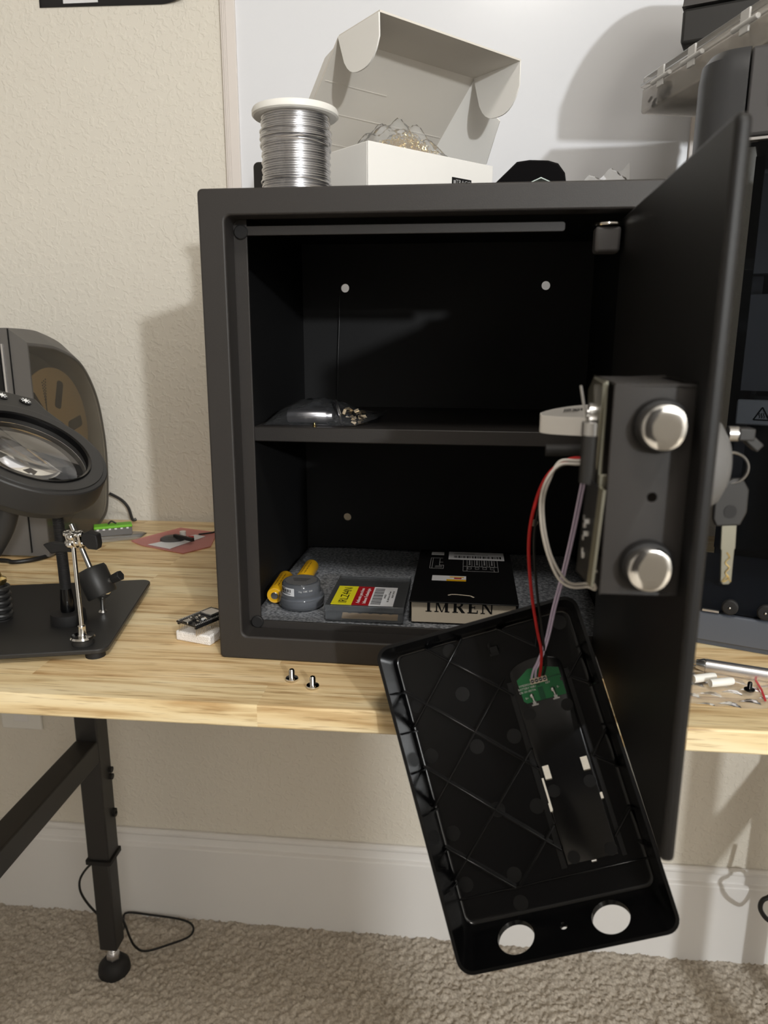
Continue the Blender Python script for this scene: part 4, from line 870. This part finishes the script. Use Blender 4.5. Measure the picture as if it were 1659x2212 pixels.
B().lathe([(0, 0.0065), (0.0130, 0.0065), (0.0140, 0.0085), (0.0125, 0.0105), (0.0050, 0.0110), (0.0044, 0.012), (0.0044, 0.0220), (0.0036, 0.0230), (0, 0.023)], seg=32).build('foot_cap', 'chrome', mr)
B().cyl((0, 0, 0.022), (-0.0075, 0.0125, 0.118), 0.0026, seg=16).build('rod', 'chrome', mr)
b = B()
for x in (-0.013, -0.006, 0.001): b.M = T(x, 0.0125, 0.1215) @ RX(0.3); b.prism([(0, y, z) for y, z in rrect(-0.0055, -0.011, 0.0055, 0.011, 0.005)], (0.0032, 0, 0))
b.M = Matrix.Identity(4); b.cyl((-0.016, 0.0125, 0.117), (0.006, 0.0125, 0.117), 0.0034, seg=14); b.cyl((-0.016, 0.0105, 0.128), (0.006, 0.0105, 0.128), 0.0034, seg=14); b.sphere((-0.006, 0.006, 0.126), 0.0050, 14, 8); b.sphere((-0.009, 0.008, 0.1165), 0.0050, 14, 8)
b.build('clamp', 'chrome', mr, bevel=0.0006)
b = B(); b.M = T(0.0062, 0.0115, 0.1245) @ RY(math.radians(10)); b.prism([(x, -0.006, z) for x, z in ((0, -0.004), (0, 0.005), (0.006, 0.0085), (0.017, 0.007), (0.0200, -0.004), (0.0195, -0.010), (0.009, -0.011), (0.004, -0.007))], (0, 0.012, 0)); b.build('clip_knob', 'rubber', mr, bevel=0.0012)
b = B(); b.M = T(-0.030, 0.020, 0.112) @ RY(math.radians(-35)); b.prism([(x, -0.004, z) for x, z in ((-0.013, 0.010), (-0.002, 0.006), (0.011, -0.006), (0.016, -0.014), (0.010, -0.016), (-0.002, -0.008), (-0.012, -0.004))], (0, 0.008, 0)); b.build('alligator_clip', 'rubber', mr, bevel=0.0010)
bj = thing('ball_joint', 'black ball joint holder with a chrome ball and stud on the plate', 'ball joint', (-0.1852, 0.0952, ZP))
b = B(); b.lathe([(0.0001, 0.0), (0.0055, 0.0), (0.0050, 0.001), (0.0032, 0.003), (0.0030, 0.014), (0.0040, 0.018)], (0.0, 0, 0), (0.02, 0, 1), 20); b.build('stud', 'steel', bj)
B().sphere((0.0015, 0.000, 0.0290), 0.0115, 28, 16).build('ball', 'chrome', bj)
ax = V((-0.42, 0.12, 0.90)).normalized(); o0 = V((0.0025, -0.001, 0.0225))
b = B(); b.lathe([(0.0118, 0.002), (0.0178, 0.0), (0.0190, 0.002), (0.0190, 0.034), (0.0175, 0.038), (0.006, 0.0395), (0.0001, 0.0395)], o0, ax, 40, False); b.build('socket', 'satin', bj)
b = B(); kd = V((0.86, -0.1, 0.45)).normalized(); kp = o0+ax*0.013; b.cyl(kp+kd*0.016, kp+kd*0.024, 0.0035, seg=14); kn = b.build('knob_screw', 'steel', bj)
b = B()
b.cyl(kp+kd*0.023, kp+kd*0.037, 0.0062, 0.0070, seg=6); b.build('thumb_knob', 'rubber', bj, bevel=0.001)
b = B(); b.cyl(o0+ax*0.039, (-0.0380, 0.012, 0.112), 0.0033, seg=14); b.build('support_rod', 'steel', bj)
ga = thing('flexible_arm', 'black corrugated flexible arm on a round magnetic base', 'flexible arm', (-0.2105, 0.0568, ZP))
B().lathe([(0.0001, 0), (0.0205, 0), (0.0212, 0.002), (0.0205, 0.0135), (0.0185, 0.0145), (0.0001, 0.0145)], seg=36).build('magnet_base', 'rubber', ga)
B().lathe([(0.0080, 0.0145), (0.0085, 0.018), (0.0078, 0.032), (0.0066, 0.044)], (0.0, 0, 0), seg=24).build('sleeve', 'gloss', ga)
path = cat_rom([(0.000, 0, 0.040), (0.0, 0, 0.060), (-0.0005, 0, 0.090), (-0.001, 0.001, 0.115), (-0.004, 0.004, 0.145)], 10)
b = B(); b.tube(path, 0.0056, 14, 1)
for i, p in enumerate(path[:-1]): 
    tdir = path[i+1]-p
    for q_ in (0.0, 0.5): b.torus(p+tdir*q_, tdir, 0.0054, 0.0013, 20, 6)
b.build('corrugated_tube', 'rubber', ga)
ts = thing('tip_post', 'black coiled post with a brass cone tip at the left photo edge', 'post', (-0.2985, 0.0570, ZP))
B().lathe([(0.0001, 0), (0.0125, 0), (0.0125, 0.0015), (0.0095, 0.002), (0.0090, 0.046), (0.0001, 0.046)], seg=28).build('post', 'rubber', ts)
b = B()
for k in range(5): b.torus((0, 0, 0.008+k*0.0085), (0.12, 0, 1), 0.0112, 0.0030, 32, 8)
b.build('coils', 'satin', ts)
B().lathe([(0.0001, 0.046), (0.0085, 0.046), (0.0105, 0.049), (0.0105, 0.053), (0.0075, 0.055), (0.0060, 0.0555), (0.0030, 0.066), (0.0022, 0.0665), (0.0001, 0.0665)], seg=28).build('brass_tip', 'brass', ts)

# magnifier lamp
mg = thing('magnifier', 'black ring magnifier lamp with a glass lens and light buttons', 'magnifier')
mn = V((0.52, -0.1267, 0.8447)).normalized(); mz = mn; mx = V((0, 0, 1)).cross(mz).normalized(); my = mz.cross(mx)
mm = Matrix((mx, my, mz)).transposed().to_4x4(); mm.translation = (-0.1717, -0.0503, 0.248); mg.matrix_world = mm
B().lathe([(0.0620, -0.002), (0.0622, 0.0), (0.0745, 0.0006), (0.0750, -0.0006), (0.0790, -0.0010), (0.0800, -0.0022), (0.0812, -0.0220), (0.0806, -0.0260), (0.0780, -0.0280), (0.0740, -0.0360), (0.0610, -0.0360), (0.0620, -0.002)], seg=96, cap0=False, cap1=False).build('ring_housing', 'satin', mg, sharp=22)
B().lathe([(0.0590, 0.0002), (0.0612, 0.0014), (0.0625, 0.0008), (0.0612, -0.006), (0.0590, -0.006), (0.0590, 0.0002)], seg=96, cap0=False, cap1=False).build('retaining_ring', 'gloss', mg)
nl = 10; Rl = 0.0606
pr = [(Rl*i/nl, 0.0085*(1-(i/nl)**2)-0.012) for i in range(nl+1)]; pr2 = [(Rl*i/nl, -0.0085*(1-(i/nl)**2)-0.015) for i in range(nl, -1, -1)]
B().lathe(pr+pr2, seg=64, cap0=True, cap1=True).build('lens', 'lens', mg)
dirb = mm.to_3x3().transposed() @ V((-0.0563, 0.0727, 0.0455)); dirb.z = 0; dirb.normalize(); per = V((-dirb.y, dirb.x, 0))
b = B(); b.prism([dirb*0.070+per*0.052+V((0, 0, -0.004)), dirb*0.094+per*0.030+V((0, 0, -0.004)), dirb*0.114+per*0.026+V((0, 0, -0.004)), dirb*0.114-per*0.026+V((0, 0, -0.004)), dirb*0.094-per*0.034+V((0, 0, -0.004)), dirb*0.070-per*0.052+V((0, 0, -0.004))], (0, 0, -0.020)); hd = b.build('handle', 'satin', mg, bevel=0.002)
b = B(); bp_ = []
for s in (-1, 1):
    c = dirb*0.1000+per*s*0.0125
    B().lathe([(0.0001, -0.0042), (0.0066, -0.0042), (0.0066, -0.0030), (0.0058, -0.0026), (0.0001, -0.0024)], c, seg=28).build('button', 'gloss', hd)
for s in (-1, 1):
    c = dirb*0.1000+per*s*0.0125; b.cyl(c+V((0, 0, -0.0024)), c+V((0, 0, -0.0020)), 0.0024, seg=20)
    for k in range(8):
        a = PI/4*k; dv = V((math.cos(a), math.sin(a), 0)); b.prism([c+dv*0.0032+V((-dv.y, dv.x, 0))*0.0004+V((0, 0, -0.0024)), c+dv*0.0032-V((-dv.y, dv.x, 0))*0.0004+V((0, 0, -0.0024)), c+dv*0.0050-V((-dv.y, dv.x, 0))*0.0004+V((0, 0, -0.0024)), c+dv*0.0050+V((-dv.y, dv.x, 0))*0.0004+V((0, 0, -0.0024))], (0, 0, 0.0004))
b.build('sun_symbols', 'sunlit', hd, weld=False)
inv = mm.inverted(); B().tube([inv @ V(p) for p in ((-0.235, 0.000, 0.178), (-0.250, 0.000, 0.140), (-0.285, -0.010, 0.090), (-0.335, -0.015, 0.034))], 0.0135, 16, 6).build('support_arm', 'satin', mg)
b = B(); b.M = inv; b.lathe([(0.0001, 0.0), (0.034, 0.0), (0.034, 0.006), (0.028, 0.012), (0.014, 0.016), (0.014, 0.024), (0.0001, 0.024)], (-0.335, -0.015, 0.0121), seg=40); b.build('base', 'satin', mg)
solo('lamp_cable', B().tube([(-0.60, 0.31, 0.004), (-0.4697, 0.318, 0.004), (-0.4400, 0.311, 0.004), (-0.4131, 0.330, 0.004), (-0.4050, 0.3560, 0.004), (-0.4075, 0.390, 0.010), (-0.412, 0.42, 0.03)], 0.0036, 10, 6), 'blackwire', 'black cable on the bench in front of the filament dryer', 'cable')
solo('dryer_cord', B().tube([(-0.4050, 0.585, 0.06), (-0.389, 0.598, 0.045), (-0.378, 0.603, 0.028), (-0.372, 0.605, 0.004), (-0.366, 0.609, 0.004)], 0.0030, 8, 6), 'satin', 'short grey cord dropping behind the dryer onto the bench', 'cord')

# small things on the bench, left of the safe
cb_ = B()
cb_.loft([[(x, y, 0.0012) for x, y in ((-0.4167, 0.4431), (-0.3732, 0.4360), (-0.3038, 0.4774), (-0.3061, 0.5197), (-0.3544, 0.5314), (-0.41, 0.50))], [(x, y, z) for x, y, z in ((-0.405, 0.450, 0.005), (-0.3732, 0.4460, 0.0085), (-0.3138, 0.4794, 0.0075), (-0.3100, 0.510, 0.0055), (-0.3544, 0.522, 0.0045), (-0.400, 0.495, 0.0045))]])
solo('zip_bag', cb_, 'film', 'clear plastic bag lying under the green and grey block', 'bag', sharp=180)
gb = thing('terminal_block', 'lime green topped grey block lying on a clear bag by the wall', 'block', (-0.3500, 0.4760, 0.0088), 0.48)
B().box((-0.032, -0.012, 0), (0.032, 0.012, 0.0135)).build('body', 'midgrey', gb, bevel=0.0012)
b = B(); b.box((-0.0325, -0.0122, 0.0135), (0.0325, 0.0122, 0.0185)); b.build('cap', 'green', gb, bevel=0.0015)
b = B()
for k in range(6): b.box((-0.028+k*0.010, -0.0128, 0.0115), (-0.024+k*0.010, -0.0120, 0.0140))
b.build('teeth', 'labelw', gb)
b = B(); b.tube([(-0.008, 0.002, 0.0185), (-0.002, 0.004, 0.0235), (0.006, 0.002, 0.0190)], 0.0015, 8, 5); b.build('loop_handle', 'satin', gb)
pk = B(); pk.prism([(-0.3112, 0.4609, 0.0012), (-0.2800, 0.4350, 0.0012), (-0.1913, 0.395, 0.0012), (-0.1588, 0.4414, 0.0012), (-0.1764, 0.534, 0.0012), (-0.2572, 0.5596, 0.0012)], (0, 0, 0.0012)); pko = solo('antistatic_bag', pk, 'pink', 'pink antistatic bag lying flat on the bench left of the safe', 'bag')
lf = B(); lf.prism([(-0.270, 0.437, 0.0028), (-0.222, 0.415, 0.0028), (-0.188, 0.500, 0.0028), (-0.210, 0.510, 0.0028)], (0, 0, 0.0004)); solo('paper_slip', lf, 'labelw', 'white paper slip on the pink antistatic bag', 'paper')
pt = thing('small_module', 'small grey electronic module with a black connector on the pink bag', 'module', (-0.238, 0.470, 0.0032), 0.25)
b = B(); b.lathe([(0.0001, 0), (0.022, 0), (0.021, 0.004), (0.015, 0.007), (0.0001, 0.007)], seg=20); b.bm.transform(Matrix.Diagonal((1, 0.75, 1, 1))); b.build('module_body', 'darkgrey', pt)
b = B(); b.M = T(0.022, -0.022, 0.008) @ RZ(-0.75); b.box((-0.024, -0.0028, -0.002), (0.024, 0.0028, 0.004)); b.build('pin_header', 'ink', pt)
b = B(); b.lathe([(0.0001, 0), (0.0055, 0), (0.0055, 0.008), (0.0001, 0.008)], (0.017, 0.011, 0.0045), seg=18); b.build('white_button', 'white', pt)
b = B(); b.box((0.026, 0.004, 0), (0.036, 0.013, 0.003)); b.box((0.030, -0.010, 0), (0.037, -0.003, 0.002)); b.build('red_parts', 'labelr', pt)
solo('short_lead', B().tube([(-0.203, 0.507, 0.0045), (-0.192, 0.515, 0.0045), (-0.183, 0.520, 0.005), (-0.176, 0.534, 0.004)], 0.0016, 8, 4), 'ink', 'short black lead on the pink bag beside the safe', 'lead')
# development board on foam
fo = B(); fo.box((0, 0, 0), (0.0490, 0.030, 0.0125)); solo('foam_pad', fo, 'foam', 'white foam pad under the small black circuit board', 'foam', (-0.0690, 0.0430, 0), math.radians(-16.0), bevel=0.002)
eb = thing('microcontroller_board', 'black microcontroller board on pin headers leaning against the safe side', 'circuit board', (-0.0650, 0.0385, 0.0262), math.radians(-28))
bw_, bl_ = 0.0330, 0.0560
B().box((0, 0, -0.0008), (bw_, bl_, 0.0008)).build('board', 'pcbblack', eb)
B().box((0.0002, 0.0002, -0.0011), (bw_-0.0002, bl_-0.0002, -0.0008)).build('board_edge', 'silver', eb)
for x in (0.0018, bw_-0.0018):
    h = B().box((x-0.00127, 0.001, -0.0036), (x+0.00127, bl_-0.004, -0.0011)).build('pin_header', 'ink', eb)
    b = B(); b2 = B()
    for k in range(20):
        y = 0.0024+k*0.00254
        b.box((x-0.0003, y-0.0003, -0.0128), (x+0.0003, y+0.0003, -0.0036)); b2.lathe([(0.0009, 0.0008), (0.0007, 0.0014), (0.0003, 0.0024), (0.0001, 0.0025)], (x, y, 0), seg=8)
    b.build('pins', 'brasspale', h, smooth=False); b2.build('solder_points', 'steel', h)
b = B(); b.box((0.0120, -0.0012, 0.0008), (0.0210, 0.0062, 0.0040)); us = b.build('usb_socket', 'steel', eb, bevel=0.0007)
b = B(); b.box((0.0130, -0.0014, 0.0014), (0.0200, 0.0, 0.0034)); b.build('usb_opening', 'ink', us)
b = B(); b.box((0.0070, 0.0310, 0.0008), (0.0260, bl_, 0.0012)); sh2 = b.build('radio_base', 'ink', eb)
b = B(); b.box((0.0078, 0.0320, 0.0012), (0.0252, 0.0490, 0.0036)); b.build('radio_shield', 'silver', eb, bevel=0.0004)
rn = random.Random(4)
for nm, mt_, cnt, sz in (('capacitors', 'cream', 12, 0.0013), ('chips', 'ink', 7, 0.0030), ('resistors', 'steel', 16, 0.0010)):
    b = B()
    for k in range(cnt): b.cbox((0.0055+rn.random()*0.022, 0.0085+rn.random()*0.020, 0.0012), (sz*1.5, sz, 0.0010))
    b.build(nm, mt_, eb)
b = B(); b.box((0.0230, 0.0180, 0.0008), (0.0265, 0.0215, 0.0028)); b.build('reset_button', 'inkw', eb)
b = B(); b.prism([(0, 0, 0), (0.022, -0.012, 0.000), (0.034, 0.020, 0.018), (0.006, 0.040, 0.022)], (0.0005, 0, 0.0006)); solo('clear_sleeve', b, 'film', 'piece of clear film behind the small circuit board beside the safe', 'film', (-0.0430, 0.0890, 0.0010), -0.1)
# two screws
def screw(root, m):
    b = B(); b.lathe([(0.0001, 0), (0.0040, 0.0002), (0.0066, 0.0016), (0.0070, 0.0030), (0.0066, 0.0036), (0.0030, 0.0038)], seg=32, cap1=False); b.build('head', m, root)
    b = B(); pr = [(0.0030, 0.0038)]
    for k in range(9): pr += [(0.0031, 0.0046+k*0.0009), (0.0027, 0.00505+k*0.0009)]
    pr += [(0.0026, 0.0128), (0.0022, 0.0132), (0.0001, 0.0132)]; b.lathe(pr, seg=24, cap0=False); b.build('threaded_shank', m, root)
s1 = thing('screw', 'left of the two silver machine screws standing on the bench', 'screw', (0.0942, -0.0490, 0), group='silver screws on the bench'); screw(s1, 'chrome')
s2 = copy_tree(s1); s2.location = (0.1196, -0.0635, 0); s2.rotation_euler = (0, 0, 1.2); tag(s2, 'right of the two silver machine screws standing on the bench', 'screw', 'silver screws on the bench')

# ================================================================== right end of the bench
pn = thing('metal_pen', 'brushed silver pen lying on the bench below the printer', 'pen', (0.5400, 0.0200, 0.0078), math.radians(-17.5))
b = B(); b.cyl((0.0, 0, 0), (0.17, 0, 0), 0.0072, seg=32); b.build('barrel', 'silver', pn, bevel=0.001)
b = B(); b.lathe([(0.0072, 0), (0.0070, 0.002), (0.0056, 0.006), (0.0050, 0.009), (0.0022, 0.010), (0.0001, 0.010)], (0, 0, 0), (-1, 0, 0), 28); b.build('tip_collar', 'chrome', pn)
b = B()
for k in range(5): a = k*1.26; b.cyl((-0.009, 0.003*math.cos(a), 0.003*math.sin(a)), (-0.016, 0.003*math.cos(a), 0.003*math.sin(a)), 0.0006, seg=8)
b.build('contact_pins', 'steel', pn)
b = B()
def lay(u, v): return (0.5000+0.110*u+0.012*v, -0.0585+0.078*v-0.010*math.sin(PI*u)*(1-v)+0.006*u*(1-v), 0.0012+0.0022*abs(math.sin(13*u+7*v)*math.sin(11*v-5*u)))
b.grid(lay, 30, 22); solo('zip_pouch', b, 'film', 'clear zip pouch of white plugs lying under the silver pen', 'pouch', sharp=180)
zs_ = B(); zs_.strip([(0.5850, -0.0005, 0.0030), (0.5815, -0.0260, 0.0040), (0.5768, -0.0500, 0.0030)], (0.0022, 0.0003, 0), 0.0004); zo = zs_.build('zip_strip', 'redzip', [o for o in bpy.data.objects if o.name == 'zip_pouch'][0])
def plug(root):
    b = B(); b.lathe([(0.0020, 0), (0.0040, 0.0), (0.0043, 0.001), (0.0043, 0.022), (0.0036, 0.0265), (0.0018, 0.0275), (0.0001, 0.0275)], (0, 0, 0.0043), (1, 0, 0), 24); b.build('sleeve', 'white', root)
    b = B(); b.lathe([(0.0021, -0.0001), (0.0021, 0.003), (0.0001, 0.003)], (0, 0, 0.0043), (1, 0, 0), 16, False); b.build('bore', 'cream', root)
p1 = thing('wall_plug', 'white plastic plug nearest the black screw, in the clear pouch', 'plug', (0.5310, -0.0262, 0.0042), 0.30, 'white plugs in the pouch'); plug(p1)
p2 = copy_tree(p1); p2.location = (0.5165, -0.0180, 0.0042); p2.rotation_euler = (0, 0, 0.36); tag(p2, 'white plastic plug nearest the safe door, in the clear pouch', 'plug', 'white plugs in the pouch')
bs = thing('black_screw', 'small black screw standing on its head on the clear pouch', 'screw', (0.5685, -0.0315, 0.0040)); screw(bs, 'gloss'); bs.scale = (0.78, 0.78, 0.78)

# enclosed printer
PR = Matrix.Rotation(math.radians(-21.787), 4, 'Z'); PR.translation = (0.5544, 0.0951, 0)
pr_ = thing('enclosed_printer', 'dark grey enclosed desktop printer standing right of the safe', 'printer', mtx=PR)
u0, u1, dd, zt_ = -0.0590, 0.300, 0.350, 0.648
def colpoly(u0, u1, r): return [(u0+r-r*math.cos(a), r-r*math.sin(a)) for a in [PI/2*i/10 for i in range(11)]] 
b = B()
L = []
col = colpoly(u0, -0.0085, 0.036)+[(-0.0085, 0.0), (-0.0085, 0.05), (u0+0.004, dd), (u0, dd)]
for z, s in ((0.0, 0.0), (zt_-0.030, 0.0), (zt_-0.012, 0.002), (zt_-0.003, 0.008), (zt_, 0.018)): L.append([(x+s*min(1, max(0, (-0.0085-x)/0.05)), y+s*(1-y/dd), z) for x, y in col])
b.loft(L); b.build('left_column', 'column', pr_, sharp=30)
b = B(); b.box((-0.0075, 0.004, 0.560), (u1, 0.06, zt_-0.004)); b.build('top_beam', 'darkgrey', pr_, bevel=0.003)
b = B(); b.box((-0.0075, 0.06, 0.600), (u1, dd, zt_-0.004)); b.box((-0.0085, dd-0.006, 0), (u1, dd, zt_-0.004)); b.box((u1-0.03, 0.004, 0), (u1, dd, zt_-0.004)); b.build('rear_shell', 'darkgrey', pr_, bevel=0.002)
b = B(); b.box((-0.0585, 0.001, 0.0065), (u1, 0.28, 0.0415)); b.build('base', 'bluegrey', pr_, bevel=0.002)
b = B(); b.box((-0.050, 0.008, 0), (u1-0.01, 0.27, 0.0065)); b.build('foot_rail', 'bluegrey', pr_)
b = B(); b.box((-0.0065, 0.0025, 0.5555), (u1-0.03, 0.0060, 0.5580)); b.build('trim_strip', 'silver', pr_)
b = B(); b.box((-0.0075, 0.0040, 0.0430), (u1-0.03, 0.0075, 0.5540)); b.build('glass_door', 'glassdoor', pr_)
b = B(); b.box((-0.0180, -0.0035, 0.0425), (-0.0050, 0.0035, 0.5545)); b.build('door_frame', 'ink', pr_, bevel=0.001)
b = B(); b.box((-0.0075, 0.30, 0.045), (u1-0.03, 0.342, 0.598)); b.build('inner_back', 'satin', pr_)
b = B(); b.box((0.030, 0.06, 0.285), (0.20, 0.25, 0.292)); bd_ = b.build('print_bed', 'satin', pr_)
b = B(); b.box((0.0135, 0.022, 0.262), (0.22, 0.034, 0.2900)); bf = b.build('bed_front', 'lightgrey', pr_, bevel=0.002)
b = B(); c = V((0.0400, 0.0217, 0.2750)); tri = [c+V((-0.008, 0, -0.0065)), c+V((0.008, 0, -0.0065)), c+V((0, 0, 0.0075))]
for i in range(3):
    a_, c_ = tri[i], tri[(i+1) % 3]; n_ = (c_-a_).cross(V((0, 1, 0))).normalized()*0.0007; b.prism([a_-n_, a_+n_, c_+n_, c_-n_], (0, -0.0003, 0))
for k in (-1, 0, 1): b.tube([c+V((k*0.0022, -0.0002, -0.0045)), c+V((k*0.0022+0.0006, -0.0002, -0.0025)), c+V((k*0.0022-0.0006, -0.0002, -0.0008)), c+V((k*0.0022, -0.0002, 0.0010))], 0.0004, 5, 3)
b.build('hot_surface_sign', 'ink', bf, weld=False)
b = B(); b.box((0.012, 0.10, 0.430), (0.20, 0.12, 0.545)); b.box((0.0140, 0.050, 0.298), (0.14, 0.14, 0.405)); b.prism([(x, 0.07, z) for x, z in rrect(0.040, 0.310, 0.070, 0.420, 0.008)], (0, 0.01, 0)); b.cyl((0.055, 0.10, 0.30), (0.055, 0.10, 0.293), 0.006, 0.001, seg=16); b.build('print_head', 'midgrey', pr_, bevel=0.003)
b = B(); b.box((0.012, 0.11, 0.045), (0.024, 0.12, 0.59)); b.box((0.0, 0.15, 0.44), (0.25, 0.165, 0.452)); b.build('gantry_rail', 'darkgrey', pr_)
for x in (0.0310, 0.0680):
    wb_ = B().lathe([(0.0001, 0), (0.0085, 0), (0.0090, 0.001), (0.0090, 0.006), (0.0075, 0.0075), (0.0030, 0.008), (0.0001, 0.0075)], (x, 0.0035, 0.0535), (0, -1, 0), 32).build('thumb_wheel', 'rubber', pr_)
    B().sphere((x, -0.0045, 0.0535), 0.0016, 10, 6).build('wheel_pin', 'steel', wb_)
b = B(); b.box((0.002, -0.001, 0.0440), (0.0200, 0.003, 0.0465)); b.build('metal_latch', 'silver', pr_)
b = B(); b.box((0.014, 0.0005, 0.585), (0.10, 0.0045, 0.650)); b.build('front_hood', 'satin', pr_, bevel=0.01)
# organizer box on the printer
og = thing('parts_organizer', 'frosted clear plastic parts organizer lying on top of the printer', 'organizer', (0.498, 0.360, 0.6500), math.atan2(0.26, 0.965))
oh, ow, ol = 0.0450, 0.190, 0.300
b = B(); b.ring(rrect(0, 0, ow, oh*0.7, 0.004), rrect(0.0016, 0.0016, ow-0.0016, oh*0.7-0.0016, 0.003), -ol, 0)
b.box((0.001, -ol, 0.001), (ow-0.001, -ol+0.0016, oh*0.7)); b.box((0.001, -0.0016, 0.001), (ow-0.001, 0, oh*0.7)); b.build('tray', 'frost', og)
b = B(); b.box((-0.003, -ol-0.003, oh*0.7), (ow+0.003, 0.003, oh*0.82)); b.box((-0.001, -ol, oh*0.82), (ow+0.001, 0, oh)); b.build('lid', 'frost', og, bevel=0.003)
b = B()
for k in range(1, 8): b.box((0.002, -ol*k/8-0.0008, 0.002), (ow-0.002, -ol*k/8+0.0008, oh*0.68))
for x in (0.055, 0.115): b.box((x-0.0008, -ol+0.002, 0.002), (x+0.0008, -0.002, oh*0.68))
b.build('dividers', 'frostthick', og)
for y in (-0.055, -0.125, -0.225): 
    b = B(); b.cyl((-0.0045, y-0.022, oh*0.62), (-0.0045, y+0.022, oh*0.62), 0.0030, seg=12); b.box((-0.0060, y-0.008, oh*0.40), (-0.0035, y+0.008, oh*0.92)); b.build('latch', 'frostthick', og, bevel=0.001)
rn = random.Random(9)
b = B()
for k in range(90): b.M = T(0.006+rn.random()*0.044, -0.006-rn.random()*0.062, 0.005+rn.random()*0.012) @ RX(rn.random()*6) @ RZ(rn.random()*6); b.cyl((0, 0, -0.004), (0, 0, 0.004), 0.0017, seg=6)
hw = solo('hardware_pieces', b, 'satin', 'heap of small dark hardware in the end compartment of the frosted organizer', 'hardware', (0.498, 0.360, 0.6515), math.atan2(0.26, 0.965)); hw['kind'] = 'stuff'
# rounded material unit raised above the printer
MU = Matrix.Rotation(math.radians(-21.787), 4, 'Z'); MU.translation = (0.5265, 0.3000, 0.6485)
mu = thing('material_unit', 'dark grey round-fronted feeder unit standing above the printer behind the organizer', 'feeder unit', mtx=MU)
pf = [(0.0, 0.064), (0.0, 0.106), (0.006, 0.110), (0.030, 0.150), (0.070, 0.190), (0.125, 0.222), (0.190, 0.236), (0.230, 0.228), (0.262, 0.200), (0.270, 0.150), (0.270, 0.064)]
B().prism([(0, y, z) for y, z in [(0.0, 0.064), (0.0, 0.104), (0.270, 0.104), (0.270, 0.064)]], (0.36, 0, 0)).build('base_unit', 'satin', mu, bevel=0.004)
B().prism([(-0.001, y, z) for y, z in [(-0.002, 0.1055)]+[(p.x, p.y) for p in cat_rom([(a, c, 0) for a, c in pf[1:-1]], 4)]+[(0.272, 0.1055)]], (0.362, 0, 0)).build('lid', 'darkgrey', mu, bevel=0.004, sharp=30)
for x, y in ((0.300, 0.03), (0.300, 0.20)): B().box((x, y-0.015, 0.0), (x+0.03, y+0.015, 0.065)).build('riser', 'satin', mu, bevel=0.003)
